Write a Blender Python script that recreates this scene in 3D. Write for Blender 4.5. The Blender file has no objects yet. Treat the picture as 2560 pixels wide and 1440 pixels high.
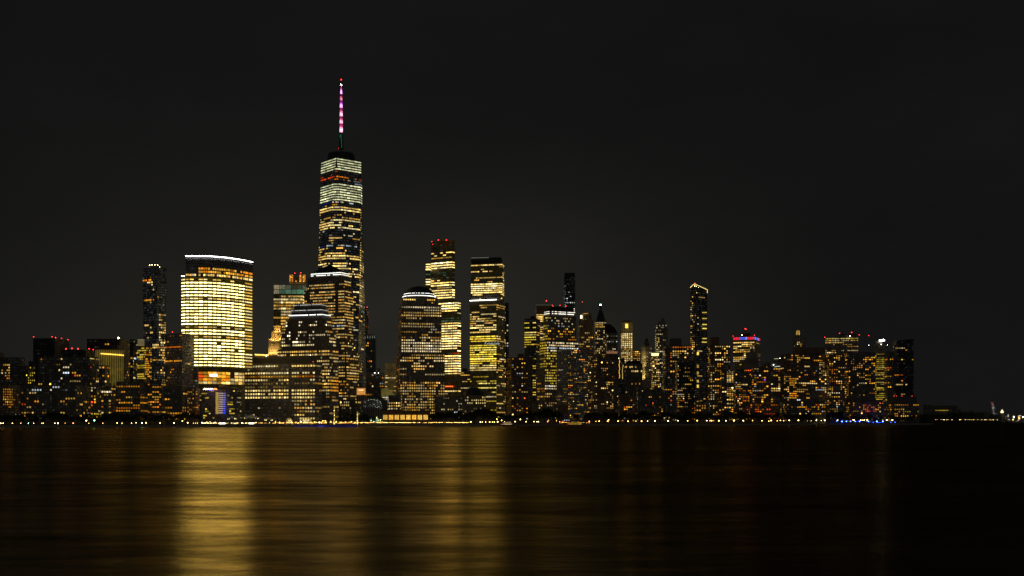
import bpy, bmesh, math, random
from mathutils import Vector

random.seed(7)
SC = bpy.context.scene
COL = SC.collection
F = 2871.0          # focal length in pixels of a 2560-wide frame
HOR = 1052.0        # horizon line
CAMH = 7.3          # eye height above the river
GZ = 2.5            # level of the promenade and the streets

# ------------------------------------------------------------------ camera
cd = bpy.data.cameras.new('camera')
cam = bpy.data.objects.new('camera', cd); COL.objects.link(cam)
cam.location = (0, 0, CAMH); cam.rotation_euler = (math.radians(90), 0, 0)
cd.sensor_width = 36; cd.lens = 36 * F / 2560
cd.shift_y = (HOR - 720) / 2560
cd.clip_start = 0.5; cd.clip_end = 80000
SC.camera = cam
SC.view_settings.view_transform = 'Standard'
SC.view_settings.look = 'None'
SC.view_settings.exposure = 0
SC.cycles.use_denoising = True
SC.cycles.sample_clamp_indirect = 6
SC.cycles.max_bounces = 5

def shore(px): return CAMH * F / (18 - 8 * px / 2280)
def X(px, Y): return (px - 1280) / F * Y
def Z(py, Y): return CAMH + (HOR - py) / F * Y
def PT(px, py, Y): return Vector((X(px, Y), Y, Z(py, Y)))

# ------------------------------------------------------------------ materials
MATS = {}
def new_mat(name):
    m = bpy.data.materials.new(name); m.use_nodes = True
    nt = m.node_tree; nt.nodes.clear()
    out = nt.nodes.new('ShaderNodeOutputMaterial')
    return m, nt, out

def wall(name, col, rough=.65, spill=None, scale=.12):
    """masonry / cladding with mild panel variation"""
    if name in MATS: return MATS[name]
    m, nt, out = new_mat(name)
    p = nt.nodes.new('ShaderNodeBsdfPrincipled')
    geo = nt.nodes.new('ShaderNodeNewGeometry')
    n = nt.nodes.new('ShaderNodeTexNoise'); n.inputs['Scale'].default_value = scale; n.inputs['Detail'].default_value = 5
    nt.links.new(geo.outputs['Position'], n.inputs['Vector'])
    r = nt.nodes.new('ShaderNodeMix'); r.data_type = 'RGBA'
    r.inputs[6].default_value = (*[c * .65 for c in col], 1); r.inputs[7].default_value = (*[min(1, c * 1.35) for c in col], 1)
    nt.links.new(n.outputs['Fac'], r.inputs[0])
    nt.links.new(r.outputs[2], p.inputs['Base Color'])
    p.inputs['Roughness'].default_value = rough
    if spill:  # city and window light on the wall, painted as emission
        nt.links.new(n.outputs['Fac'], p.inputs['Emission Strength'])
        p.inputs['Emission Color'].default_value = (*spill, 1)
    nt.links.new(p.outputs[0], out.inputs[0])
    MATS[name] = m; return m

def glow(name, col, s):
    if name in MATS: return MATS[name]
    m, nt, out = new_mat(name)
    e = nt.nodes.new('ShaderNodeEmission')
    e.inputs[0].default_value = (*col, 1); e.inputs[1].default_value = s
    if s < 2.5:
        geo = nt.nodes.new('ShaderNodeNewGeometry'); n = nt.nodes.new('ShaderNodeTexNoise'); n.inputs['Scale'].default_value = .9; n.inputs['Detail'].default_value = 4
        nt.links.new(geo.outputs['Position'], n.inputs['Vector'])
        mr = nt.nodes.new('ShaderNodeMapRange'); mr.inputs[1].default_value = .3; mr.inputs[2].default_value = .7; mr.inputs[3].default_value = .3 * s; mr.inputs[4].default_value = 1.7 * s
        nt.links.new(n.outputs['Fac'], mr.inputs[0]); nt.links.new(mr.outputs[0], e.inputs[1])
    nt.links.new(e.outputs[0], out.inputs[0])
    MATS[name] = m; return m

def pane_mat():
    """a lit room behind glass: its own colour, uneven ceiling and furniture light"""
    m, nt, out = new_mat('lit_room')
    a = nt.nodes.new('ShaderNodeAttribute'); a.attribute_name = 'glow'
    geo = nt.nodes.new('ShaderNodeNewGeometry')
    mp = nt.nodes.new('ShaderNodeMapping'); mp.inputs['Scale'].default_value = (.6, .6, .9)
    nt.links.new(geo.outputs['Position'], mp.inputs[0])
    n = nt.nodes.new('ShaderNodeTexNoise'); n.inputs['Scale'].default_value = 1; n.inputs['Detail'].default_value = 3
    nt.links.new(mp.outputs[0], n.inputs['Vector'])
    mr = nt.nodes.new('ShaderNodeMapRange')
    mr.inputs[1].default_value = .32; mr.inputs[2].default_value = .68
    mr.inputs[3].default_value = .35; mr.inputs[4].default_value = 1.55
    nt.links.new(n.outputs['Fac'], mr.inputs[0])
    e = nt.nodes.new('ShaderNodeEmission')
    nt.links.new(a.outputs['Color'], e.inputs[0]); nt.links.new(mr.outputs[0], e.inputs[1])
    nt.links.new(e.outputs[0], out.inputs[0])
    return m
LIT = pane_mat()

def glass_mat():
    m, nt, out = new_mat('dark_glass')
    p = nt.nodes.new('ShaderNodeBsdfPrincipled')
    p.inputs['Base Color'].default_value = (.01, .012, .013, 1); p.inputs['Roughness'].default_value = .12
    a = nt.nodes.new('ShaderNodeAttribute'); a.attribute_name = 'glow'
    nt.links.new(a.outputs['Color'], p.inputs['Emission Color']); p.inputs['Emission Strength'].default_value = 1  # faint emission painted on unlit panes for dim rooms and reflections
    nt.links.new(p.outputs[0], out.inputs[0]); return m
GLASS = glass_mat()

W = {
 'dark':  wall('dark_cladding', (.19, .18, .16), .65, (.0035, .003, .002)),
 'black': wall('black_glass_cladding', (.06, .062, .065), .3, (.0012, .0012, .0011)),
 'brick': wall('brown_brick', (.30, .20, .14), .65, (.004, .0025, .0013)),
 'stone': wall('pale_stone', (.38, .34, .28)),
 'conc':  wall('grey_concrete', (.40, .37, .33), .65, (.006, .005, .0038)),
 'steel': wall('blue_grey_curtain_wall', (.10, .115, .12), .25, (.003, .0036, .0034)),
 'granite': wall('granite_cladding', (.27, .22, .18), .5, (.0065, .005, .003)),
 'gold':  wall('spandrel_painted_spill', (.12, .10, .06), .4, (.075, .055, .003)),  # interior light spilling onto the slabs, painted as emission
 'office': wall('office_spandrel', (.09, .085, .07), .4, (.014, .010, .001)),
 'fin':   wall('limestone_fin_painted_uplight', (.40, .36, .28), .6, (.24, .175, .03)),  # uplight on the fins painted as emission, nothing lights them from behind
 'fin_wall': wall('panel_painted_spill', (.10, .09, .06), .6, (.02, .015, .001)),  # olive glow is light spill painted into the panel
 'wash':  wall('stone_painted_light_wash', (.42, .36, .26), .7, (.075, .048, .012)),  # wash of light painted into the stone as emission
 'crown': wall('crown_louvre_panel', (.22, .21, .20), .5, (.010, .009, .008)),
 'roof':  wall('roofing', (.06, .06, .06), .8),
 'copper': wall('green_copper_roof', (.07, .11, .10), .5),
 'metal': wall('painted_metal', (.22, .22, .22), .4),
 'white': wall('white_membrane', (.75, .73, .68), .6),
 'blue':  wall('blue_painted_hull', (.02, .03, .25), .4, (.008, .008, .12)),  # blue lighting put in as emission over the blue paint
}
PALS = {
 'gold':  [((1, .63, .16), 5), ((1, .52, .08), 3), ((1, .78, .36), 2.5)],
 'pale':  [((1, .73, .24), 6), ((1, .65, .16), 3), ((1, .82, .40), 2.5)],
 'blaze': [((1, .80, .27), 6), ((1, .74, .20), 3), ((1, .86, .38), 3)],
 'cream': [((1, .80, .46), 4), ((1, .72, .34), 2), ((1, .88, .62), 1)],
 'yellow': [((1, .66, .05), 6), ((.9, .68, .06), 3), ((1, .78, .2), 2)],
 'warm':  [((1, .62, .17), 5), ((1, .50, .09), 4), ((1, .76, .34), 3), ((1, .86, .6), .5)],
 'res':   [((1, .42, .03), 7), ((1, .54, .07), 5), ((1, .28, .015), 3), ((1, .70, .25), 2.5), ((.8, .9, 1), .6), ((1, .82, .5), .9), ((1, .10, .02), .5)],
 'amber': [((1, .40, .025), 5), ((1, .52, .05), 4), ((1, .28, .01), 2)],
 'orange': [((1, .22, .01), 5), ((1, .36, .02), 3), ((1, .08, .01), 2)],
 'mint':  [((.95, .95, .52), 5), ((.88, .94, .56), 2)],
 'white': [((1, .86, .55), 4), ((1, .78, .42), 2), ((.85, .95, 1), 1.2)],
 'cool':  [((.75, .88, 1), 3), ((.9, .97, 1), 3), ((1, .9, .65), 2)],
 'green': [((.25, .75, .38), 3), ((.45, .85, .55), 2)],
 'rwb':   [((1, .03, .05), 3), ((.12, .18, 1), 2), ((.75, .7, 1), 1)],
 'red':   [((1, .05, .02), 1)], 'blue': [((.08, .15, 1), 1)],
 'violet': [((.55, .08, 1), 1), ((1, .1, .5), .6)],
}
def pick(pal):
    L = PALS[pal]; t = random.uniform(0, sum(w for _, w in L))
    for c, w in L:
        t -= w
        if t <= 0: return c
    return L[0][0]

# ------------------------------------------------------------------ object helpers
def link(name, me, mat, parent=None, loc=None):
    if mat is not None and not me.materials: me.materials.append(mat)
    o = bpy.data.objects.new(name, me); COL.objects.link(o)
    if parent is not None: o.parent = parent
    if loc is not None: o.location = loc
    return o
def mesh(name, verts, faces, org=(0, 0, 0)):
    me = bpy.data.meshes.new(name)
    ox, oy, oz = org
    me.from_pydata([(v[0] - ox, v[1] - oy, v[2] - oz) for v in verts], [], faces)
    return me
def tag(o, label=None, cat=None, group=None, kind=None):
    if label: o['label'] = label
    if cat: o['category'] = cat
    if group: o['group'] = group
    if kind: o['kind'] = kind
def colour(me, cols):
    """one glow colour for each face"""
    a = me.color_attributes.new('glow', 'FLOAT_COLOR', 'CORNER')
    buf = []
    for p in me.polygons:
        c = cols[p.index]
        for _ in range(p.loop_total): buf += [c[0], c[1], c[2], 1.0]
    a.data.foreach_set('color', buf)
def tube(pts, rad, n=6, caps=True):
    """verts, faces of a tube through pts; rad a number or a list"""
    V, Fc = [], []
    R = rad if isinstance(rad, (list, tuple)) else [rad] * len(pts)
    for i, p in enumerate(pts):
        p = Vector(p)
        d = (Vector(pts[min(i + 1, len(pts) - 1)]) - Vector(pts[max(i - 1, 0)])).normalized()
        u = d.orthogonal().normalized() if abs(d.z) > .9 else d.cross(Vector((0, 0, 1))).normalized()
        w = d.cross(u)
        for k in range(n):
            a = 2 * math.pi * k / n
            V.append(p + (u * math.cos(a) + w * math.sin(a)) * R[i])
    for i in range(len(pts) - 1):
        for k in range(n):
            Fc.append((i * n + k, i * n + (k + 1) % n, (i + 1) * n + (k + 1) % n, (i + 1) * n + k))
    if caps:
        Fc.append(tuple(range(n))[::-1]); Fc.append(tuple((len(pts) - 1) * n + k for k in range(n)))
    return V, Fc
def lathe(c, prof, n=24, a0=0, a1=2 * math.pi):
    V, Fc = [], []
    full = abs(a1 - a0 - 2 * math.pi) < 1e-6
    m = n if full else n + 1
    for r, z in prof:
        for k in range(m):
            a = a0 + (a1 - a0) * k / n
            V.append((c[0] + r * math.cos(a), c[1] + r * math.sin(a), z))
    for i in range(len(prof) - 1):
        for k in range(n):
            k2 = (k + 1) % m
            Fc.append((i * m + k, i * m + k2, (i + 1) * m + k2, (i + 1) * m + k))
    return V, Fc
def ico(name, r, sub=1):
    bm = bmesh.new(); bmesh.ops.create_icosphere(bm, subdivisions=sub, radius=r)
    me = bpy.data.meshes.new(name); bm.to_mesh(me); bm.free(); return me
def box_vf(x0, x1, y0, y1, z0, z1):
    V = [(x0, y0, z0), (x1, y0, z0), (x1, y1, z0), (x0, y1, z0), (x0, y0, z1), (x1, y0, z1), (x1, y1, z1), (x0, y1, z1)]
    return V, [(0, 3, 2, 1), (4, 5, 6, 7), (0, 1, 5, 4), (1, 2, 6, 5), (2, 3, 7, 6), (3, 0, 4, 7)]

BEACON = {}
def beacon_mesh(kind):
    if kind not in BEACON:
        c, s = {'red': ((1, .03, .03), 5.5), 'amber': ((1, .42, .05), 5), 'white': ((1, .95, .85), 16), 'green': ((.3, 1, .65), 25),
                'warm': ((1, .75, .3), 26), 'blue': ((.05, .12, 1), 40), 'flood': ((1, .88, .5), 13), 'dimred': ((1, .08, .05), 5)}[kind]
        me = ico('beacon_' + kind, 1.0); me.materials.append(glow('beacon_light_' + kind, c, s)); BEACON[kind] = me
    return BEACON[kind]

# ------------------------------------------------------------------ buildings
class Bld:
    def __init__(s, name, label, Y, px, cat='building', group=None):
        s.Y = Y; s.name = name
        s.org = Vector((X(px, Y), Y, GZ))
        s.root = bpy.data.objects.new(name, None); COL.objects.link(s.root)
        s.root.location = s.org; s.root.empty_display_size = 5
        tag(s.root, label, cat, group)
        s.lit = []; s.dim = []; s.last = None
    def part(s, name, V, Fc, mat, parent=None, smooth=False):
        o = link(name, mesh(name, V, Fc, s.org), mat, parent or s.root)
        if smooth: o.data.shade_smooth()
        return o
    # footprint from the pixels of its left edge, corner and right edge
    def foot(s, xl, xr, xc=None, al=None, dY=0, depth=None):
        Y = s.Y + dY; tl = (xl - 1280) / F; tr = (xr - 1280) / F
        if xc is None:
            w = (tr - tl) * Y; d = depth or max(16, min(44, .75 * w))
            x0 = tl * (Y if tl <= 0 else Y + d); x1 = tr * (Y if tr >= 0 else Y + d)
            if x1 - x0 < w * .4: x0, x1 = tl * Y, tr * Y
            return [(x0, Y), (x1, Y), (x1, Y + d), (x0, Y + d)]
        a = math.radians(al); C = Vector(((xc - 1280) / F * Y, Y)); ca, sa = math.cos(a), math.sin(a)
        A = (C.x - tl * Y) / (ca + tl * sa); B = (tr * Y - C.x) / (sa - tr * ca)
        A = min(max(A, 1), 160); B = min(max(B, 1), 160)
        L = C + A * Vector((-ca, sa)); R = C + B * Vector((sa, ca))
        return [tuple(L), tuple(C), tuple(R), tuple(L + R - C)]
    def prism(s, name, fp, ytop, ybot, mat, dY=0, scale=1, scz=None, cap='roof'):
        Y = s.Y + dY
        z1 = Z(ytop, Y); z0 = GZ if ybot is None else Z(ybot, Y)
        cx = sum(p[0] for p in fp) / len(fp); cy = sum(p[1] for p in fp) / len(fp)
        tp = [(cx + (x - cx) * scale, cy + (y - cy) * scale) for x, y in fp]
        n = len(fp)
        V = [(x, y, z0) for x, y in fp] + [(x, y, z1) for x, y in tp]
        Fc = [(i, (i + 1) % n, n + (i + 1) % n, n + i) for i in range(n)] + [tuple(range(n, 2 * n))]
        s.obj = s.part(name, V, Fc, W[mat])
        faces = []
        for i in range(n):
            j = (i + 1) % n
            b0, b1 = Vector((*fp[i], z0)), Vector((*fp[j], z0)); t0, t1 = Vector((*tp[i], z1)), Vector((*tp[j], z1))
            nrm = (b1 - b0).cross(t0 - b0 if (t0 - b0).length > (t1 - b1).length else t1 - b1)
            if nrm.length < 1e-6: continue
            nrm.normalize(); mid = (b0 + b1 + t0 + t1) / 4
            v = Vector((0, 0, CAMH)) - mid; v.z = 0; v.normalize()
            if nrm.dot(v) > .03: faces.append((b0, b1, t0, t1, nrm))
        s.last = (fp, z0, z1, cx, cy)
        return faces
    def win(s, faces, cp, rp, wf=.6, hf=.55, p=.3, pal='warm', br=1, mode='off', reg=(), ncol=None, yr=None, dimq=.5, dimv=.007, top=.3, minz=6):
        cm = cp * s.Y / F; rm = rp * s.Y / F
        for (b0, b1, t0, t1, nrm) in faces:
            z0, z1 = b0.z, t0.z
            nr = int((z1 - z0 - minz * (z0 < GZ + 1)) / rm)
            wid = max((b1 - b0).length, (t1 - t0).length)
            nc = ncol or max(1, round((wid - .6) / cm))
            colw = [random.uniform(.3, 1.7) for _ in range(nc)]
            off = nrm * .14
            for r in range(nr):
                zt = z1 - (r + top) * rm; zc = zt - rm * .5
                if zc - rm * .5 < z0: break
                pyr = HOR - (zc - CAMH) * F / s.Y
                if yr and not (yr[0] <= pyr < yr[1]): continue
                za, zb = zc - rm * hf / 2, zc + rm * hf / 2
                fa = (za - z0) / (z1 - z0); fb = (zb - z0) / (z1 - z0)
                A0, A1 = b0.lerp(t0, fa), b1.lerp(t1, fa); B0, B1 = b0.lerp(t0, fb), b1.lerp(t1, fb)
                rowlen = (A1 - A0).length
                ncr = nc if ncol else max(1, min(nc, round(rowlen / cm)))
                if rowlen < cm * .5: continue
                rowu = random.random(); rowb = random.lognormvariate(0, .22); rowc = {}
                state = None; lastreg = None; run = 1; colr = None; keep = 0
                for c in range(ncr):
                    u = (c + .5) / ncr; hw = wf / ncr / 2
                    q = [A0.lerp(A1, u - hw), A0.lerp(A1, u + hw), B0.lerp(B1, u + hw), B0.lerp(B1, u - hw)]
                    q = [v + off for v in q]
                    cpx = 1280 + (q[0].x + q[1].x) / (q[0].y + q[1].y) * F
                    P, L, BR, M = p, pal, br, mode
                    rg = -1
                    for i, g in enumerate(reg):
                        if g[0] <= cpx < g[2] and g[1] <= pyr < g[3]:
                            P, L, BR, M = g[4], g[5], g[6], g[7] if len(g) > 7 else mode; rg = i
                    if M == 'off':  pe = min(1, max(0, P + .75 * min(P, 1 - P) * 2 * (rowu - .5))) if P > .86 else min(1, max(0, P * .82 + 1.1 * min(P, 1 - P) * 2 * (rowu - .5))); per = .72
                    elif M == 'res': pe = min(1, P * .88 * colw[c]); per = .38
                    else: pe = P; per = .5
                    if state is None or rg != lastreg or random.random() > per:
                        state = random.random() < pe; run = random.lognormvariate(0, .3 if M != 'res' else .7); colr = pick(L) if M == 'res' or random.random() < .4 else rowc.setdefault(id(L) if not isinstance(L, str) else L, pick(L))
                    elif M == 'all': state = random.random() < pe
                    lastreg = rg
                    if state:
                        k = BR * {'res': .62, 'off': .72, 'all': .8}[M] * run * (rowb if M == 'off' else 1) * random.lognormvariate(0, .16)
                        if M != 'res' and random.random() < .12: k *= .45
                        s.lit.append((q, [x * k for x in colr], k))
                    elif random.random() < dimq:
                        k = dimv * random.lognormvariate(0, .6)
                        s.dim.append((q, (k * .95, k, k * .92)))
        return s
    def beacon(s, px, py, kind='red', size=4.0, post=True, dY=8):
        Y = s.Y + dY; p = PT(px, py, Y)
        r = size / 2 * Y / F * .5
        o = link('beacon', beacon_mesh(kind), None, s.root); o.location = p - s.org; o.scale = (r, r, r)
        if post and s.last and p.z > s.last[2]:
            V, Fc = tube([(p.x, p.y, s.last[2] - .5), (p.x, p.y, p.z - r * .8)], .14, 5)
            s.part('beacon_post', V, Fc, W['metal'])
    def strip(s, name, pts, rad, col, st, dY=0, parent=None):
        V, Fc = tube([PT(a, b, s.Y + dY) if len(t) == 0 else PT(a, b, s.Y + t[0]) for a, b, *t in pts], rad, 6)
        return s.part(name, V, Fc, glow('strip_%s_%g' % ('_'.join('%g' % c for c in col), st), col, st), parent)
    def panel(s, name, x0, x1, y0, y1, dY, col, st, thick=.5, parent=None):
        Y = s.Y + dY
        V, Fc = box_vf(X(x0, Y), X(x1, Y), Y, Y + thick, Z(y1, Y), Z(y0, Y))
        return s.part(name, V, Fc, glow('panel_%s_%g' % ('_'.join('%g' % c for c in col), st), col, st) if not isinstance(st, str) else W[st], parent)
    def finish(s):
        """each lit window a part of its own up to 100, the rest as one; dark panes one glazing part"""
        L = s.lit
        def size(e):
            q = e[0]; k = 1024 / 2560 * F / s.Y
            n = abs((q[1] - q[0]).x) * k; return n, (q[3] - q[0]).length * k
        sz = [size(e) for e in L]
        order = sorted(range(len(L)), key=lambda i: -(sz[i][0] * sz[i][1]) * (.5 + min(1, L[i][2])))
        solo = [i for i in order[:100] if sz[i][0] > .7 and sz[i][1] > .7]
        ss = set(solo)
        for i in solo:
            q, c, _ = L[i]
            o0 = (q[0] + q[2]) / 2
            me = mesh('window', q, [(0, 1, 2, 3)], o0); colour(me, [c])
            link('window', me, LIT, s.root, o0 - s.org)
        rest = [L[i] for i in range(len(L)) if i not in ss]
        for nm, lst, mt in (('window', rest, LIT), ('dark_window', s.dim, GLASS)):
            if not lst: continue
            V = [v for e in lst for v in e[0]]
            me = mesh(nm, V, [(4 * i, 4 * i + 1, 4 * i + 2, 4 * i + 3) for i in range(len(lst))], s.org)
            colour(me, [e[1] for e in lst])
            o = link(nm, me, mt, s.root)
            o['kind'] = 'stuff'

def T(name, label, off, tiers, cp=5, rp=7, wf=.6, hf=.5, p=.25, pal='res', br=.8, mode='res', reg=(), mat='dark', beacons=(), cat='building', dimq=.5, dimv=.007, done=True, px=None, plant=None, minz=6):
    """tiers: dicts or tuples (part, xl, xr, ytop[, ybot, xc, alpha, dY, windows?, mat])"""
    if cat == AP: cp *= random.uniform(.85, 1.25); rp *= random.uniform(.93, 1.14); wf = min(.85, wf * random.uniform(.82, 1.22))
    pc = px or (tiers[0][1] + tiers[0][2]) / 2
    b = Bld(name, label, shore(pc) + off, pc, cat)
    for t in tiers:
        t = list(t) + [None] * (10 - len(t))
        nm, xl, xr, yt, yb, xc, al, dY, wn, mt = t
        fp = b.foot(xl, xr, xc, al, dY or 0)
        fs = b.prism(nm, fp, yt, yb, mt or mat, dY or 0)
        if wn is not False:
            b.win(fs, cp, rp, wf, hf, p, pal, br, mode, reg, dimq=dimq, dimv=dimv, minz=minz)
    if plant:
        for k, (a, c, yt) in enumerate(plant):
            fp = b.foot(a, c, dY=9, depth=8)
            z1 = b.last
            hold = b.last
            b.prism('roof_plant', fp, yt, None if False else HOR - (hold[2] - CAMH) * F / (b.Y + 9), 'roof', 9)
            b.last = hold
    for bc in beacons: b.beacon(*bc)
    if done: b.finish()
    return b

AP, OF, SK = 'apartment building', 'office building', 'skyscraper'
# ================================================================== north end (left of the frame)
T('apartment_block', 'dark apartment block with pale roof parapet at the far left edge of the skyline', 150,
  [('tower', -40, 62, 893, None, 47, 12), ('penthouse', -40, 10, 880, 893, None, None, 6, False)], 5, 7, p=0, cat=AP,
  reg=[(0, 895, 26, 950, .5, 'res', .8)])
T('apartment_block', 'low brown apartment block with tight grid of amber windows at far left', 40,
  [('tower', -40, 50, 962)], 5, 6.4, p=.03, mat='brick', cat=AP, reg=[(5, 970, 32, 1012, .8, 'amber', .6, 'all'), (32, 970, 50, 1040, .15, 'res', .5)])
T('apartment_building', 'narrow pale building with pinstriped left face and glowing yellow right face', 100,
  [('tower', 44, 88, 914, None, 64, 40)], 4.6, 6.6, .45, .5, p=.03, mat='stone', cat=AP, reg=[(64, 918, 88, 960, .62, 'yellow', .9, 'res')], plant=[(72, 86, 903)])
T('slab_tower', 'windowless black slab tower with five red roof beacons', 230,
  [('tower', 83, 173, 845, None, 137, 14)], 6, 8, p=0, mat='black', cat=SK, dimq=.25, dimv=.004,
  beacons=[(84, 842, 'red', 4.5), (130, 842, 'red', 4.5), (139, 844, 'dimred', 5), (154, 846, 'red', 4.5), (170, 849, 'red', 4.5)])
T('mechanical_tower', 'dark flat block crowned by five large red beacons in a row', 170,
  [('tower', 152, 238, 874)], 6, 8, p=0, mat='black', cat=OF, dimq=.2, dimv=.004,
  beacons=[(165, 872, 'red', 7), (180, 871, 'red', 7), (195, 872, 'red', 7), (223, 872, 'red', 5.5), (233, 874, 'red', 5)])
b = T('apartment_tower', 'dark residential tower with scattered lit rooms below the red beacon row', 105,
  [('tower', 95, 247, 891, None, 225, 12), ('annex', 247, 262, 913)], 6, 6.6, .55, .55, p=.16, cat=AP,
  reg=[(95, 888, 135, 925, .02, 'res', .5), (225, 890, 262, 960, .22, 'res', .7)], done=False)
b.strip('cornice_light', [(225, 896, 0), (246, 899, 18)], .5, (1, .7, .15), .7); b.finish()
T('long_apartment_block', 'long dark apartment slab with thin pale roof line near the left trees', 45,
  [('tower', 40, 226, 962)], 6.2, 6.6, .55, .55, p=.15, cat=AP, reg=[(40, 960, 226, 975, .06, 'cool', .4), (185, 1000, 226, 1040, .4, 'res', 1)])
b = T('corner_apartment_tower', 'rounded corner apartment tower with pale cornice and a column of orange rooms', 38,
  [('tower', 226, 254, 963)], 5, 6.6, .55, .55, p=.22, cat=AP, done=False, reg=[(226, 1003, 240, 1012, 1, 'orange', 1.4, 'all'), (226, 1030, 254, 1050, .6, 'yellow', .9, 'all')])
b.panel('cornice', 226, 251, 963, 968, -2.2, (1, 1, 1), 'stone', 2); b.finish()
b = T('fin_facade_building', 'broad building of glowing pale vertical fins with an orange light line under its roof', 165,
  [('tower', 238, 310, 873, None, 309.4, 4)], 4.6, 7.4, .42, .8, p=.0, mat='fin_wall', cat=OF, dimq=1, dimv=.006, done=False,
  reg=[(238, 905, 310, 912, .3, 'cool', .7, 'all'), (255, 922, 282, 930, .8, 'gold', 1, 'all'), (252, 940, 274, 960, .6, 'amber', 1.1, 'all'), (274, 900, 310, 965, .1, 'amber', .5)])
for k in range(16):
    xx = 239 + k * 4.5; b.panel('fin', xx, xx + 1.5, 875, 966 if k % 2 else 958, -.7, (1, 1, 1), 'fin', .6)
b.strip('roof_light', [(252, 884, -1.1), (309, 888, -1.1)], .75, (1, .55, .06), 2.2)
fp = b.foot(278, 305, dY=8); b.prism('penthouse', fp, 863, 873, 'metal', 8); b.finish()
b = T('dark_block', 'wide dark building with one dazzling roof floodlight beside the glass condominium', 260,
  [('tower', 217, 326, 847)], 6, 7.5, p=.02, pal='amber', mat='black', cat=OF, dimq=.2, dimv=.005, done=False, reg=[(300, 900, 326, 960, .25, 'res', .7)])
b.beacon(296, 845, 'flood', 9, dY=4); b.finish()
b = T('crowned_office', 'narrow office building with louvred lit crown and yellow floors', 130,
  [('tower', 343, 379, 866, None, 362, 40), ('crown', 343, 362, 847, 866), ], 3.6, 5.4, .75, .6, p=.85, pal='yellow', br=.8, mode='off', mat='office', cat=OF,
  done=False, reg=[(343, 843, 363, 867, 0, 'gold', 0), (362, 850, 380, 960, .6, 'amber', .75, 'all'), (343, 920, 362, 932, .1, 'gold', .5)])
for k in range(6): b.strip('louvre', [(344, 849 + k * 2.8, -.4), (361, 849 + k * 2.8, -.4)], .25, (1, .85, .4), .35)
fp = b.foot(325, 343.5, dY=4); fs = b.prism('side_wing', fp, 848, None, 'black', 4); b.win(fs, 5, 7, p=.12, pal='res', br=.7, mode='res'); b.finish()

b = Bld('glass_condominium', 'slender dark glass tower that widens upward with bright lamps on its roof', shore(385) + 150, 385, SK)
fp = b.foot(361, 412, 392, 35); fs = b.prism('tower', fp, 668, None, 'steel', 0, 1.17)
b.win(fs, 5.6, 6.3, .72, .62, p=.05, pal='gold', br=.8, mode='res', dimq=.8, dimv=.014,
  reg=[(357, 694, 382, 702, .95, 'amber', 1, 'all'), (367, 700, 382, 722, .5, 'gold', 1), (357, 720, 380, 745, 0, 'gold', 0), (361, 746, 388, 753, .8, 'amber', .9, 'all'),
       (361, 800, 378, 830, .55, 'gold', 1), (382, 862, 408, 872, .95, 'gold', 1.1, 'all'), (382, 895, 400, 903, .9, 'amber', .9, 'all'), (399, 770, 420, 960, .4, 'gold', .8)])
for px, py in ((374, 663), (380, 662), (387, 662), (394, 663), (399, 668)): b.beacon(px, py, 'warm', 3.4, dY=15)
b.finish()
T('dark_office', 'dark office tower with red beacon left of the bright curved tower', 105,
  [('tower', 412, 493, 833, None, 455, 32)], 4.6, 7, .6, .5, p=.1, pal='amber', br=.7, mode='off', mat='granite', cat=OF, dimq=.7, dimv=.014,
  beacons=[(431, 830, 'red', 4.5)], reg=[(455, 833, 495, 1050, .05, 'white', .35, 'res'), (455, 905, 490, 935, .25, 'gold', .5, 'res'), (412, 862, 455, 870, .5, 'orange', 1), (412, 890, 455, 912, .4, 'amber', 1)])
# low terraces in front of them
T('terrace_apartments', 'small dark apartment house with short stacks of orange rooms above the left trees', 40, [('block', 253, 290, 966)], 5.4, 6.6, .6, .5, p=.28, cat=AP)
T('terrace_apartments', 'stepped apartment block with penthouse in front of the glass condominium', 42,
  [('block', 290, 369, 954), ('penthouse', 342, 369, 947, 954, None, None, 5, False)], 5.6, 6.7, .7, .5, p=.30, pal='amber', br=.78, mode='off', cat=AP)
T('terrace_apartments', 'dark terrace block with a tall stack of amber rooms beside the dark office', 44, [('block', 369, 414, 950)], 6, 6.7, .7, .5, p=.30, pal='amber', br=.78, mode='off', cat=AP, reg=[(378, 950, 400, 1035, .75, 'amber', .85)])
T('terrace_apartments', 'low apartment block with long bands of orange rooms below the dark office', 46, [('block', 412, 468, 964)], 6, 6.7, .75, .5, p=.30, pal='amber', br=.78, mode='off', cat=AP)
T('terrace_apartments', 'brown pinstriped apartment block left of the neon sign hotel', 47, [('block', 468, 499, 970)], 4, 5.6, .4, .6, p=.35, pal='res', br=.45, mat='brick', cat=AP)

# ------------------------------------------------------------------ bright curved tower
Yg = shore(545) + 95
b = Bld('curved_office_tower', 'broad curved tower ablaze with gold floors under a white roof light', Yg, 545, SK)
cols = [453, 464, 474, 485, 496, 508, 519.5, 531, 542, 553, 564.7, 575.6, 586, 596, 605.6, 611, 632]
def gd(px):
    ks = [(453, 6), (464, 0), (520, 1), (545, 7), (570, 15), (600, 31), (611, 38), (632, 54)]
    for (a, da), (c, dc) in zip(ks, ks[1:]):
        if px <= c: return da + (dc - da) * (px - a) / (c - a)
    return 54
def cfp(pl): return [(X(p, Yg + gd(p)), Yg + gd(p)) for p in pl]
front = cfp(cols)
fpB = front + [(front[-1][0] - 6, front[-1][1] + 16), (front[0][0] + 6, front[0][1] + 60)]
low = cfp([c for c in cols if 490 < c < 612]); low = low + [(low[-1][0] - 4, low[-1][1] + 14), (low[0][0] + 4, low[0][1] + 50)]
b.prism('lobby', low, 963, None, 'office')
fpod = b.prism('podium', low, 918, 963, 'office')
fs = b.prism('tower', fpB, 693, 918, 'gold')
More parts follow.
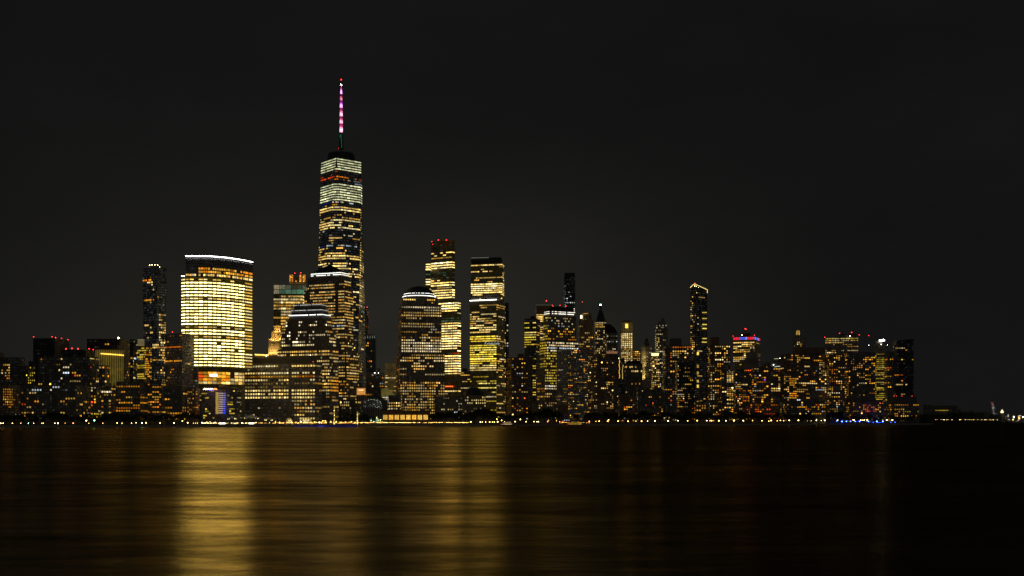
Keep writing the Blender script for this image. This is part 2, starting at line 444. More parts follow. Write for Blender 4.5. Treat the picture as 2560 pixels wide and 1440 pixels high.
b.win([f for f in fs], 11, 7.95, .82, .36, p=.985, pal='blaze', br=6.6, mode='all', ncol=1, top=.18,
  reg=[(453, 812, 640, 820, .75, 'gold', 1.0), (453, 740, 640, 748, .9, 'pale', 1.6), (611, 690, 640, 920, .85, 'gold', 1.3), (453, 690, 640, 700, .5, 'gold', 1.3), (453, 835, 640, 843, .85, 'gold', 1.5)])
crown = cfp(cols[1:]); crown = crown + [(crown[-1][0] - 6, crown[-1][1] + 16), (crown[0][0] + 6, crown[0][1] + 55)]
fs2 = b.prism('crown', crown, 641, 693, 'crown')
b.win(fs2, 11, 7.95, .8, .6, p=.85, pal='amber', br=1.2, mode='all', ncol=2, yr=(669, 694), reg=[(460, 660, 640, 669, .0, 'amber', 0), (460, 685, 640, 694, .8, 'gold', 1.2), (464, 670, 496, 680, .15, 'amber', .4)])
for k, yy in enumerate((647, 653, 659, 666)):
    V, Fc = tube([Vector((x, y - .5, Z(yy, Yg))) for x, y in crown[:16]], .35, 5); b.part('louvre', V, Fc, W['metal'])
V, Fc = tube([Vector((x, y - .4, Z(640, Yg))) for x, y in crown[:16]], .46, 6); b.part('roof_light', V, Fc, glow('white_roof_light', (.95, .97, 1), 9))
b.strip('shoulder_light', [(454, 690, 4), (461, 690, 2)], .6, (.9, .95, 1), 6)
b.win(fpod, 11, 8, .9, .75, p=1, pal='gold', br=1.1, mode='all', ncol=1, yr=(930, 964), reg=[(490, 930, 506, 955, 1, 'orange', 1, 'all'), (506, 944, 580, 955, 1, 'amber', 1.1, 'all'), (575, 930, 588, 944, 0, 'gold', 0), (506, 930, 575, 944, 1, 'amber', 1.2, 'all')])
b.panel('led_screen', 518, 543, 935, 941.5, gd(530) - 1.4, (.85, .9, 1), 2.4)
b.finish()

# ------------------------------------------------------------------ hotel with atrium
b = T('hotel', 'mid-rise hotel with striped blue and white atrium and an orange neon roof sign', 42,
  [('block', 499, 603, 973, None, 592, 16)], 5.2, 5.6, .8, .5, p=.17, pal='yellow', br=.8, cat='hotel', mat='dark', done=False,
  reg=[(534, 970, 568, 1050, 0, 'gold', 0), (592, 970, 606, 1050, .3, 'white', .35)])
b.panel('atrium_wall', 539, 545.5, 980, 1035, -1.0, (1, .62, .13), .36)  # atrium wall and balconies emit; the interior light is painted on them
for k in range(10):
    yy = 982 + k * 5.4; t = k / 9
    b.panel('atrium_balcony', 546, 556.5, yy, yy + 2.6, -1.0, (1, .8 - .1 * t, .62), .42)
    b.panel('atrium_balcony', 557, 563.5, yy, yy + 3.2, -1.0, (.40 - .36 * t, .36 - .28 * t, .85 + .4 * t), .42 + .4 * t)
random.seed(21)
sp = [(508 + 35 * i / 40, 972.6 + 1.6 * math.sin(i * 1.15) + .9 * math.sin(i * 2.9), -1.5) for i in range(41)]
b.strip('neon_sign', sp[:14], .34, (1, .62, .42), 5); b.strip('neon_sign', sp[13:28], .34, (.85, .55, .75), 5); b.strip('neon_sign', sp[27:], .34, (1, .22, .05), 5)
b.strip('neon_underline', [(524, 974.5, -1.6), (530, 974.8, -1.6)], .6, (.05, .06, 1), 8)
Yh = b.Y
V = [PT(546, 962, Yh + 2), PT(602, 973.5, Yh + 2), PT(602, 976, Yh + 2), PT(546, 968, Yh + 2)]
V = V + [v + Vector((0, 14, 0)) for v in V]
b.part('roof_canopy', V, [(0, 3, 2, 1), (4, 5, 6, 7), (0, 1, 5, 4), (3, 7, 6, 2), (1, 2, 6, 5), (0, 4, 7, 3)], W['stone'])
b.finish()

# ------------------------------------------------------------------ dark granite block
b = T('granite_office_block', 'wide low dark office block with ordered rows of white-gold windows and ribbed parapet', 80,
  [('block', 612, 804, 907, None, 788, 16)], 7.15, 8.8, .66, .46, p=.85, pal='pale', br=1.0, mode='off', mat='granite', cat=OF, done=False, dimq=.6, dimv=.012,
  reg=[(612, 919, 788, 927, .12, 'white', .3, 'all'), (612, 927, 788, 936, .9, 'pale', 1.1, 'all'), (612, 936, 788, 945, .8, 'amber', .45), (612, 954, 788, 962, .7, 'warm', .22, 'all'), (612, 962, 788, 971, .7, 'warm', .5),
       (612, 971, 788, 998, .97, 'pale', 1.25, 'all'), (722, 900, 729, 1050, 0, 'pale', 0), (612, 998, 732, 1060, .03, 'white', .3, 'all'), (732, 998, 788, 1030, .85, 'warm', .6, 'all'), (730, 962, 788, 971, .2, 'white', .4, 'all'), (788, 900, 810, 1050, .25, 'warm', .45)])
fp = b.foot(625, 792, 780, 16, 6); b.prism('parapet', fp, 892, 907, 'granite', 6)
for k in range(52):
    xx = 626 + k * 2.95
    V, Fc = box_vf(X(xx, b.Y + 5.5) - .2, X(xx, b.Y + 5.5) + .2, b.Y + 5.2 + (780 - xx) * .14, b.Y + 7 + (780 - xx) * .14, Z(906, b.Y), Z(893, b.Y))
    b.part('parapet_rib', V, Fc, W['stone'], b.obj)
b.beacon(776, 888, 'white', 2.6); b.beacon(783, 904, 'dimred', 3, post=False, dY=-1); b.finish()

# ------------------------------------------------------------------ stepped office tower with light bands
b = T('stepped_office_tower', 'stepped granite tower whose flat crown glows with white light bands', 165,
  [('base_tier', 694, 846, 871, None, 824, 20), ('middle_tier', 704, 840, 822, 871, 818, 20, 2), ('upper_tier', 714, 832, 797, 822, 812, 20, 6)],
  5.2, 8.2, .62, .46, p=.8, pal='warm', br=.8, mode='off', mat='granite', cat=SK, done=False,
  reg=[(700, 795, 818, 862, .55, 'cream', 1.0, 'res'), (694, 856, 792, 866, .9, 'pale', 1.0, 'all'), (694, 866, 826, 891, .93, 'gold', 1.0, 'all'), (694, 891, 830, 898, .4, 'white', .6, 'all'),
       (792, 840, 824, 868, 0, 'warm', 0), (824, 870, 850, 950, .75, 'gold', .9, 'off'), (824, 944, 850, 978, .95, 'amber', 1.3, 'off'), (805, 930, 824, 975, .9, 'gold', 1.2, 'all'), (690, 978, 850, 1060, .3, 'warm', .5)])
for nm, xl, xc, xr, y0, y1, d in (('crown_ledge', 722, 806, 826, 784, 797, 9), ('crown_ledge', 728, 803, 820, 772, 784, 12), ('crown_ledge', 735, 800, 815, 759, 772, 15)):
    fp = b.foot(xl, xr, xc, 20, d); b.prism(nm, fp, y0, y1, 'metal', d, .98)
    p0, p1, p2 = fp[0], fp[1], fp[2]; zz = Z(y0, b.Y + d) - 1.2
    st = {784: 3.0, 772: 1.0, 759: .9}[y0]
    n = 26
    for k in range(n):
        if random.random() < .12: continue
        a, c = Vector(p0).lerp(Vector(p1), (k + .15) / n), Vector(p0).lerp(Vector(p1), (k + .85) / n)
        V, Fc = tube([(a.x, a.y - .5, zz), (c.x, c.y - .5, zz)], (.46 if y0 == 784 else .26), 5)
        b.part('cornice_light', V, Fc, glow('cornice_white_%g' % st, (.95, .97, .9), st), b.obj)
    V, Fc = tube([(p1[0] + .3, p1[1] - .6, zz), (p2[0] + .5, p2[1] - .4, zz)], .38 if y0 == 784 else .26, 5)
    b.part('cornice_light', V, Fc, glow('cornice_side_%g' % st, (.9, .95, .85), st * .6), b.obj)
b.finish()

# ------------------------------------------------------------------ pyramid tower
b = T('pyramid_roof_tower', 'office tower with dark pyramid roof and dotted white cornice before the spire tower', 255,
  [('base_tier', 772, 897, 876, None, 866, 22), ('shaft', 760, 883, 722, 876, 861, 22, 3), ('upper_shaft', 769, 877, 690, 722, 859, 22, 6)],
  4.3, 7.2, .66, .42, p=.82, pal='gold', br=.85, mode='off', mat='granite', cat=SK, done=False,
  reg=[(765, 688, 880, 705, 0, 'warm', 0), (765, 702, 863, 710, .2, 'white', .4, 'all'), (772, 705, 862, 780, .9, 'warm', .85, 'off'), (838, 705, 846, 780, .05, 'warm', .5), (769, 705, 776, 880, .2, 'warm', .6),
       (862, 700, 900, 900, .85, 'gold', .95, 'off'), (830, 812, 862, 820, .9, 'cool', 1, 'all'), (862, 900, 900, 1000, .5, 'gold', .8), (840, 945, 866, 985, .5, 'amber', 1.0, 'res')])
fp = b.foot(777, 872, 853, 22, 9); b.prism('cornice_tier', fp, 679, 690, 'granite', 9, .97)
p0, p1, p2 = [Vector(p) for p in fp[:3]]
for yy, st in ((681.5, 2.2), (686, 2.8)):
    zz = Z(yy, b.Y + 9)
    for k in range(22):
        if yy > 683 and k in (2, 3, 11, 14, 15): continue
        a, c = p0.lerp(p1, (k + .2) / 22), p0.lerp(p1, (k + .8) / 22)
        V, Fc = tube([(a.x, a.y - .5, zz), (c.x, c.y - .5, zz)], .45, 5); b.part('cornice_light', V, Fc, glow('cornice_dot', (.9, .98, .9), 2.6), b.obj)
    V, Fc = tube([(p1.x + .4, p1.y - .5, zz), (p2.x + .6, p2.y - .4, zz)], .42, 5); b.part('cornice_light', V, Fc, glow('cornice_dot_side', (1, .95, .8), 1.6), b.obj)
b.prism('pyramid_roof', fp, 657, 679, 'roof', 9, .02)
fp = b.foot(840, 906, 893, 12, -40); fs = b.prism('annex', fp, 1000, None, 'dark', -40); b.win(fs, 5, 7, p=.3, pal='pale', br=.7, mode='res'); b.finish()

# ------------------------------------------------------------------ glass office with green band, crown tower, deco tower
b = T('glass_office', 'glass office with a green lit top band left of the pyramid tower', 560,
  [('tower', 684, 768, 735, None)], 6, 7.6, .9, .55, p=.92, pal='gold', br=1.0, mode='off', mat='office', cat=OF, done=False,
  reg=[(684, 736, 700, 900, .55, 'gold', .7), (684, 790, 693, 900, .1, 'gold', .5), (684, 735, 768, 741, .6, 'white', .6)])
fp = b.foot(684, 768); fs = b.prism('screen_wall', fp, 711, 735, 'steel')
b.win(fs, 14, 11.5, .93, .9, p=1, pal='green', br=.30, mode='all', top=.08, reg=[(680, 711, 770, 722, 1, 'mint', .11, 'all'), (684, 711, 692, 735, 1, 'white', .3, 'all')]); b.finish()
b = Bld('crowned_tower', 'tower top with two floodlit orange turrets and red beacons behind the green band', shore(740) + 640, 742, SK)
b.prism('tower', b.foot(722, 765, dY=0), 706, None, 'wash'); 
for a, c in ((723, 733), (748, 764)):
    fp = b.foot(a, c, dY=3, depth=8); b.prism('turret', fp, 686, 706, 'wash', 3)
b.prism('crown_wall', b.foot(733, 748, dY=7, depth=6), 692, 706, 'dark', 7)
for px, py in ((726, 692), (729, 693), (751, 690), (758, 693), (740, 703), (750, 703), (759, 703)): b.beacon(px, py, 'amber', 3.4, False, -2)
for a, e in ((723.5, 727), (729.5, 732.5), (748.5, 753.5), (758, 763.5)): b.panel('turret_glow_panel', a, e, 687, 704, 2.2, (1, .36, .04), .5, .4)  # lighting of the turrets painted as glowing panels
b.beacon(737, 683, 'red', 4.5, True, 9); b.beacon(752, 682, 'red', 5, True, 6); b.finish()
b = Bld('art_deco_tower', 'floodlit orange art deco tower with stepped top behind the granite block', shore(690) + 500, 690, SK)
tiers = [('base_tier', 671, 708, 852, None, 0), ('middle_tier', 679, 708, 828, 852, 3), ('upper_tier', 684, 706, 814, 828, 6)]
for nm, a, c, y0, y1, d in tiers:
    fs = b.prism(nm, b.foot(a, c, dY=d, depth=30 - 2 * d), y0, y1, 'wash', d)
    b.win(fs, 4.4, 7, .35, .5, p=.12, pal='amber', br=.6, mode='res', dimq=.8, dimv=.004)
for a, y0, y1, d in ((673, 848, 868, -1), (678, 846, 866, -1), (688, 832, 850, 2), (695, 832, 850, 2), (702, 832, 850, 2), (684, 846, 862, -1), (691, 846, 862, -1), (699, 846, 862, -1)):
    Yq = b.Y + d; V, Fc = tube([PT(a, y1, Yq), PT(a, y0, Yq)], [1.2, .7], 6); b.part('pier', V, Fc, W['wash'])
b.finish()
LAMPS = []
def flood(px, py, Y, power, col=(1, .55, .12), r=1.0):
    LAMPS.append((px, py, Y, power, col, r))
for px, py in ((674, 850), (681, 851), (688, 850), (695, 850), (702, 850)): flood(px, py, b.Y - 4, 2600)
for px, py in ((688, 829), (696, 829), (703, 829)): flood(px, py, b.Y - 1, 2000)
for px in (672, 682, 693): flood(px, 884, b.Y - 7, 4200, (1, .6, .16))
b = T('lit_terrace_building', 'low rooftop terrace glowing yellow right of the curved tower', 330, [('block', 634, 674, 890)], p=0, mat='granite', cat=OF, done=False)
b.strip('terrace_light', [(637, 886.5, -1), (671, 888, -1)], .95, (1, .66, .1), 2.4); b.beacon(666, 889, 'warm', 5, False, -3); b.finish()

# ------------------------------------------------------------------ spire tower
Yw = 1725
b = Bld('spire_tower', 'tallest tower, tapering glass facets topped by a pink lit spire', Yw, 853, SK)
th = math.radians(40.2); sz = 44.0
Lh = Vector((-math.sin(th), math.cos(th))); Rh = Vector((math.cos(th), math.sin(th)))
CEN = Vector((X(853, 1757), 1757))
zt = Z(391, Yw); zb = 58
tops = [CEN + (-Lh - Rh) * sz / 2, CEN + (-Lh + Rh) * sz / 2, CEN + (Lh + Rh) * sz / 2, CEN + (Lh - Rh) * sz / 2]
rb = 45.5
bots = [CEN - Rh * rb, CEN - Lh * rb, CEN + Rh * rb, CEN + Lh * rb]   # bots[i], bots[i+1] lie below tops[i]
V = [(p.x, p.y, zb) for p in bots] + [(p.x, p.y, zt) for p in tops]
Fc = []
wfaces = []
for i in range(4):
    j = (i + 1) % 4
    Fc.append((i, j, 4 + i)); Fc.append((j, 4 + j, 4 + i))
    for q in ((bots[i], bots[j], tops[i], tops[i]), (bots[j], bots[j], tops[i], tops[j])):
        b0, b1 = [Vector((p.x, p.y, zb)) for p in q[:2]]; t0, t1 = [Vector((p.x, p.y, zt)) for p in q[2:]]
        n = ((b1 - b0) if (b1 - b0).length > 1 else (t1 - t0)).cross(t0 - b0).normalized()
        mid = (b0 + b1 + t0 + t1) / 4
        if n.dot((Vector((0, 0, CAMH)) - mid).normalized()) > .02: wfaces.append((b0, b1, t0, t1, n))
Fc.append((4, 5, 6, 7))
b.part('shaft', V, Fc, W['steel'])
V = [(p.x, p.y, GZ) for p in bots] + [(p.x, p.y, zb) for p in bots]
b.part('podium', V, [(i, (i + 1) % 4, 4 + (i + 1) % 4, 4 + i) for i in range(4)], W['steel'])
G = dict(hf=.5, mode='off', dimq=.9, dimv=.010)
b.win(wfaces, 10.5, 6.4, .93, p=1, pal='mint', br=1.0, hf=.46, mode='all', yr=(396, 428))
b.win(wfaces, 4.5, 6.4, .8, p=.25, pal='orange', br=.5, yr=(428, 459), reg=[(800, 435, 910, 443, .85, 'orange', .8), (870, 443, 905, 458, .3, 'cool', .5)], **G)
b.win(wfaces, 10.5, 6.4, .93, p=1, pal='mint', br=.98, hf=.46, mode='all', yr=(459, 500))
b.win(wfaces, 4.2, 6.4, .86, p=.55, pal='gold', br=1.1, yr=(500, 1010), reg=[
  (800, 500, 905, 506, .5, 'white', .8, 'all'), (800, 500, 830, 507, .8, 'blue', .10, 'all'), (800, 506, 905, 516, .35, 'amber', .7), (800, 516, 905, 528, .95, 'pale', 1.6), (800, 528, 905, 548, .42, 'gold', .8),
  (800, 548, 905, 570, .8, 'pale', 1.4), (800, 570, 905, 592, .15, 'white', .5), (800, 592, 905, 611, .42, 'gold', .8), (815, 611, 905, 618, .7, 'cool', .6, 'all'), (800, 611, 812, 618, .8, 'blue', .10, 'all'),
  (800, 618, 905, 638, .5, 'gold', 1.2), (800, 638, 905, 648, .97, 'pale', 1.4), (800, 648, 905, 656, .25, 'warm', .6), (800, 656, 905, 690, .7, 'pale', 1.45), (800, 690, 905, 760, .5, 'gold', 1.2),
  (800, 760, 915, 800, .4, 'gold', .9), (800, 800, 915, 860, .22, 'white', .5), (800, 860, 915, 900, .45, 'gold', 1.2), (800, 900, 915, 1010, .38, 'warm', .8),
  (903, 380, 925, 600, .03, 'white', .3), (903, 600, 925, 760, .3, 'gold', .9), (905, 760, 925, 1010, .3, 'white', .5)], **G)
V, Fc = tube([(bots[1].x + .3, bots[1].y - .3, zb), (tops[1].x + .3, tops[1].y - .3, zt)], .4, 5); b.part('steel_edge', V, Fc, W['stone'])
# roof ring and spire
zr = Z(391, Yw); c = (CEN.x, CEN.y); PXM = Yw / F
b.part('parapet', *lathe(c, [(21.5, zr), (21.5, zr + 5)], 4, th + math.pi / 4 - math.pi / 2, th + math.pi / 4 + 1.5 * math.pi), W['steel'])
rr = 34 * PXM
V, Fc = lathe(c, [(rr * .96, zr + 2), (rr, zr + 3), (rr, Z(377, Yw)), (rr * .94, Z(373, Yw)), (0.1, Z(372, Yw))], 40); b.part('communication_ring', V, Fc, W['black'])
for k in range(14):
    a = 2 * math.pi * k / 14
    V, Fc = tube([(c[0] + rr * .85 * math.cos(a), c[1] + rr * .85 * math.sin(a), Z(373, Yw)), (c[0] + rr * .85 * math.cos(a), c[1] + rr * .85 * math.sin(a), Z(366 + (k * 7 % 5), Yw))], .25, 5); b.part('antenna', V, Fc, W['metal'])
sx = 1280 + c[0] / CEN.y * F; Yc = CEN.y
def zz(py): return Z(py, Yc)
def mast(y0, y1, r0, r1, name, mat, n=8):
    V, Fc = tube([(c[0], c[1], zz(y0)), (c[0], c[1], zz(y1))], [r0 * PXM, r1 * PXM], n); return b.part(name, V, Fc, mat)
mast(374, 333, 6.5, 4.2, 'spire_base', W['metal'])
V, Fc = tube([(c[0] + 2.2 * PXM, c[1] - 7 * PXM, zz(371)), (c[0] + .8 * PXM, c[1] - 5.2 * PXM, zz(336))], .7 * PXM, 6); b.part('spire_light', V, Fc, glow('spire_green_light', (.06, .6, .25), .16))
V, Fc = tube([(c[0] - 1.5 * PXM, c[1] - 7 * PXM, zz(346)), (c[0] - 1.2 * PXM, c[1] - 5.6 * PXM, zz(338))], 1.2 * PXM, 6); b.part('spire_light', V, Fc, glow('spire_green_light', (.06, .6, .25), .16))
for (y0, y1, r0, r1, segs) in (
   (332, 312, 4.3, 3.9, ((2.6, 1.2, 1.6), (.75, .05, .22))), (310, 295, 4.2, 3.6, ((2.4, 1.0, 1.4), (.7, .05, .22))), (292, 273, 3.9, 3.4, ((2.4, 1.0, 1.5), (.55, .04, .2))),
   (271, 254, 3.7, 3.0, ((2.6, .9, 2.3), (.5, .03, .6))), (252, 240, 3.0, 2.6, ((1.5, .45, .65), (.7, .07, .22))), (236, 217, 2.9, 1.0, ((2.5, 1.1, 2.6), (.9, .08, .45)))):
    N = 9; rings = []
    for q in range(N + 1):
        f = q / N; rings.append((zz(y0 + (y1 - y0) * f), (r0 + (r1 - r0) * f) * PXM * .9))
    V, Fc = lathe(c, [(r_, z_) for z_, r_ in rings], 8)
    me = mesh('spire_section', V, Fc, b.org); cl = []
    hot, dim = segs
    for q in range(N):
        t = max(0, min(1, abs((q + .5) / N - .32) / .5)); t = t * t * (3 - 2 * t)
        cl += [tuple(hot[m] * (1 - t) + dim[m] * t for m in range(3))] * 8
    colour(me, cl); link('spire_section', me, LIT, b.root)
    for q in range(3):
        a = 2.1 * q + .4; V, Fc = tube([(c[0] + r0 * PXM * 1.2 * math.cos(a), c[1] + r0 * PXM * 1.2 * math.sin(a), zz(y0)), (c[0] + r1 * PXM * 1.25 * math.cos(a + .5), c[1] + r1 * PXM * 1.25 * math.sin(a + .5), zz(y1))], .22, 4); b.part('spire_cable', V, Fc, W['metal'])
    mast(y0 + 1.5, y0, r0 * 1.35, r0 * 1.35, 'spire_collar', W['metal'])
mast(240, 236, 2.2, 2.2, 'spire_neck', W['metal']); mast(217, 200, .7, .4, 'spire_tip', W['metal'])
def cb(py, kind, s, dx=0):
    o = link('beacon', beacon_mesh(kind), None, b.root); o.location = Vector((c[0] + dx * PXM, c[1], zz(py))) - b.org; r = s / 2 * PXM; o.scale = (r, r, r)
cb(199, 'red', 3.4); cb(211, 'white', 2.2, -1); cb(213, 'white', 2.6, .6); cb(371, 'red', 1.8, -6)
b.finish()
b = T('billboard_building', 'small building with glowing orange facade at the foot of the spire tower', 240, [('block', 891, 914, 968, None)], p=0, mat='granite', cat=OF, done=False)
b.panel('lit_facade', 892, 913.5, 970.5, 987, -.8, (1, .42, .09), .62); b.panel('facade_band', 896, 908, 974, 976.5, -1.2, (1, .72, .35), 1.3); b.finish()

# ------------------------------------------------------------------ towers behind, right of the spire tower
T('slim_dark_tower', 'slim dark tower with red beacon just right of the spire tower', 700, [('tower', 909, 921, 769)], 3.4, 6, .6, .5, p=.4, pal='orange', br=.5, cat=SK, beacons=[(918, 768, 'red', 4)])
b = T('dark_tower', 'dark tower with pale lights on its stepped crown right of the spire tower', 520, [('tower', 914, 941, 846), ('crown', 916, 938, 836, 846, None, None, 4, False)], 4, 6.5, p=.12, pal='res', br=.6, cat=SK, mat='steel',
  reg=[(930, 830, 945, 1050, 0, 'res', 0)], done=False)
for px in (919, 925, 931, 936): b.strip('crown_light', [(px, 839, -1), (px, 846, -1)], .35, (.7, .8, .7), .3)
b.finish()
T('dark_block', 'dark blocky building with two white lights on its face behind the glass vault', 330, [('block', 914, 963, 932), ('penthouse', 942, 952, 919, 932, None, None, 5, False)], 5, 7, p=.14, pal='res', br=.7, cat=OF,
  beacons=[(937, 932, 'white', 3.2, False, -2), (946, 932, 'white', 3.2, False, -2)])
T('ribbed_office', 'pale ribbed office tower with thin gold floors left of the domed tower', 420, [('tower', 962, 1000, 908)], 3, 5.4, .8, .35, p=.45, pal='gold', br=.8, mode='off', mat='wash', cat=OF,
  reg=[(960, 908, 1000, 932, 0, 'gold', 0), (960, 985, 1000, 1020, .8, 'gold', 1)], dimq=.3)
b = T('atrium_building', 'low block with sloping glass roof and white lit floors beside the glass vault', 175, [('block', 951, 972, 990, None)], 4.5, 4.2, .85, .5, p=.85, pal='white', br=.9, mode='all', cat=OF, mat='steel', done=False)
V = [PT(953, 972, b.Y), PT(953, 990, b.Y), PT(988, 990, b.Y - 1), PT(966, 970, b.Y + 12)]; V2 = [v + Vector((0, 16, 0)) for v in V]
b.part('sloping_roof', V + V2, [(0, 1, 2, 3), (4, 7, 6, 5), (0, 3, 7, 4), (3, 2, 6, 7), (1, 0, 4, 5), (2, 1, 5, 6)], wall('lit_glass_roof', (.3, .28, .2), .4, (.16, .13, .03))); b.finish()
T('dark_annex', 'small dark annex with three short rows of gold windows left of the domed tower', 130, [('block', 971, 1003, 988)], 5.4, 7, .5, .5, p=.75, pal='gold', br=.9, mode='all', cat=OF, reg=[(960, 985, 1010, 1004, 0, 'gold', 0)])

# ------------------------------------------------------------------ domed tower
b = T('domed_office_tower', 'granite tower capped by a dark dome with a white light ring', 170,
  [('base_tier', 990, 1112, 882, None, 1000, 80), ('shaft', 996, 1104, 762, 882, 1003, 80, 3), ('upper_tier', 1002, 1094, 743, 762, 1007, 78, 6)],
  5.45, 6.9, .62, .5, p=.75, pal='warm', br=.85, mode='off', mat='granite', cat=SK, done=False,
  reg=[(1000, 744, 1100, 752, .6, 'gold', .9), (1000, 752, 1100, 759, .6, 'warm', .8), (1000, 762, 1110, 769, 1, 'cream', .9, 'all'), (1000, 769, 1110, 776, .15, 'warm', .4), (1000, 776, 1110, 830, .55, 'warm', .6),
       (1000, 800, 1110, 808, .05, 'white', .5, 'res'), (1002, 832, 1105, 840, .8, 'gold', .9), (1030, 838, 1085, 858, .5, 'warm', 1.2, 'res'), (1002, 856, 1110, 878, .97, 'cream', 1.0, 'all'),
       (1000, 882, 1113, 925, .85, 'warm', .85), (1000, 925, 1113, 935, .2, 'warm', .4), (1000, 935, 1113, 950, .35, 'warm', .6), (1000, 950, 1113, 970, .85, 'warm', .75, 'all'), (1000, 970, 1113, 1045, .8, 'gold', .62, 'all'),
       (985, 700, 1003, 882, .3, 'amber', .2), (985, 882, 1001, 1050, .3, 'amber', .45)])
fp, z0, z1, cx, cy = b.last
Rd = 38.5 * b.Y / F
b.part('drum', *lathe((cx, cy), [(Rd * 1.06, z1), (Rd * 1.06, Z(738, b.Y)), (Rd * 1.0, Z(736, b.Y))], 32), W['granite'])
prof = [(Rd * math.cos(t * math.pi / 2 / 10), Z(736, b.Y) + (Z(711, b.Y) - Z(736, b.Y)) * math.sin(t * math.pi / 2 / 10)) for t in range(11)]
dome = b.part('dome', *lathe((cx, cy), prof, 36), W['copper'], smooth=True)
for yy, rr_, gap in ((738.5, 1.075, .12), (732.0, .985, .3)):
    n = 44
    for k in range(n):
        a0 = math.pi + (k + .12) / n * math.pi; a1 = math.pi + (k + .88) / n * math.pi
        if random.random() < gap: continue
        V, Fc = tube([(cx + Rd * rr_ * math.cos(a), cy + Rd * rr_ * math.sin(a), Z(yy, b.Y)) for a in (a0, a1)], .38 if yy > 735 else .26, 5)
        b.part('ring_light', V, Fc, glow('dome_ring_light', (.97, .98, .9), 3.2), dome)
b.finish()

# ------------------------------------------------------------------ braced tower
b = T('braced_glass_tower', 'tall stepped glass tower with three red roof beacons behind the domed tower', 520,
  [('lower_block', 1096, 1152, 752, None, 1143, 30), ('shaft', 1078, 1137, 600, 752, 1130, 30, 8), ('shoulder', 1064, 1078, 656, 760, None, None, 14)],
  9, 6.3, .9, .43, p=.93, pal='pale', br=2.8, mode='off', mat='office', cat=SK, done=False,
  reg=[(1060, 590, 1140, 630, 0, 'gold', 0), (1078, 628, 1140, 640, .5, 'gold', 1.6, 'all'), (1060, 640, 1140, 648, .5, 'gold', .8), (1060, 671, 1140, 694, .35, 'green', .12, 'all'), (1078, 694, 1140, 700, .7, 'gold', 1.7, 'all'),
       (1060, 714, 1140, 720, .2, 'gold', .6), (1060, 790, 1153, 806, .6, 'green', .1, 'all'), (1060, 776, 1153, 790, .2, 'gold', .5), (1060, 882, 1153, 889, .4, 'orange', .5), (1129, 890, 1153, 938, 1, 'pale', 2.6, 'all'), (1095, 890, 1129, 938, .96, 'pale', 1.8, 'off'),
       (1095, 938, 1153, 972, 0, 'gold', 0), (1095, 972, 1153, 981, .9, 'pale', 1.5, 'all'), (1095, 981, 1153, 1060, .2, 'gold', .5), (1137, 600, 1140, 752, .5, 'gold', .7)])
Yb = b.Y
for (x0, y0, x1, y1) in ((1131, 940, 1131, 985), (1144, 940, 1144, 985), (1131, 941, 1144, 962), (1144, 962, 1131, 962), (1131, 962, 1144, 985), (1131, 752, 1131, 938), (1130.5, 806, 1143, 790)):
    V, Fc = tube([PT(x0, y0, Yb - 1.2), PT(x1, y1, Yb - 1.2)], .55, 5); b.part('brace', V, Fc, W['stone'])
b.last = (None, 0, Z(601, Yb + 8), 0, 0)
for px, py, sz_ in ((1079.5, 604, 3.6), (1082, 611, 3), (1096, 600, 5.2), (1116, 600, 5.2)): b.beacon(px, py, 'red', sz_, True, 6)
V = [(1113 + i * .5, 966 + .9 * math.sin(i * 1.4), -1.6) for i in range(40)]; b.strip('neon_sign', V, .55, (1, .10, .02), 3.2); b.finish()
T('low_office', 'low tan office with thin gold floors between the braced tower and the white-line tower', 560, [('block', 1151, 1178, 928)], 4, 5.4, .8, .4, p=.5, pal='gold', br=.7, mode='off', mat='granite', cat=OF, plant=[(1156, 1168, 921)])

# ------------------------------------------------------------------ white-line tower
b = Bld('white_line_tower', 'glass tower with a bright white line halfway up its yellow facade', shore(1220) + 430, 1220, SK)
fp = b.foot(1175, 1263, 1241, 22); fs = b.prism('lower_shaft', fp, 752, None, 'office')
b.win(fs, 4.2, 5.6, .9, .5, p=.8, pal='yellow', br=1.0, mode='off', reg=[
  (1170, 750, 1265, 762, 0, 'gold', 0), (1170, 762, 1265, 782, .2, 'gold', .5), (1200, 762, 1215, 790, .7, 'gold', .8), (1170, 782, 1265, 840, .62, 'gold', .9), (1170, 810, 1245, 824, .88, 'pale', 1.9), (1170, 840, 1245, 852, .95, 'yellow', 1.5),
  (1170, 852, 1245, 862, .15, 'gold', .3), (1170, 862, 1245, 912, .92, 'yellow', 1.7), (1170, 912, 1245, 930, .8, 'pale', 1.2), (1170, 930, 1245, 1050, .22, 'yellow', .6), (1195, 948, 1240, 972, .7, 'yellow', .85), (1195, 985, 1240, 996, .6, 'white', .6), (1241, 760, 1265, 1040, .3, 'gold', .7)])
fp2 = b.foot(1177.5, 1260, 1256, 6, 4); fp2[0] = (fp2[0][0] * (1 + 9 / b.Y), fp2[0][1] + 9)
fs = b.prism('upper_shaft', fp2, 657, 751.4, 'office', 4)
b.win(fs, 4.4, 5.3, .88, .5, p=.72, pal='gold', br=1.4, mode='off', reg=[(1170, 656, 1265, 663, 1, 'pale', 1.6, 'all'), (1170, 664, 1265, 672, .15, 'gold', .4), (1200, 672, 1256, 700, .35, 'gold', .8), (1170, 705, 1265, 735, .9, 'pale', 2.0), (1170, 735, 1265, 745, .3, 'gold', .6)])
fp3 = b.foot(1177.5, 1256, 1252, 6, 7); b.prism('crown', fp3, 643, 656.5, 'black', 7)
b.strip('roof_light', [(1178, 645, 5), (1222, 644, 5)], .25, (.8, .85, .7), .35)
pl, pc_, pr = fp[:3]
V, Fc = tube([(pl[0] - .4, pl[1] - .6, Z(749, b.Y)), (pc_[0], pc_[1] - .6, Z(749, b.Y))], .68, 6); b.part('white_line', V, Fc, glow('white_line', (1, 1, .88), 5))
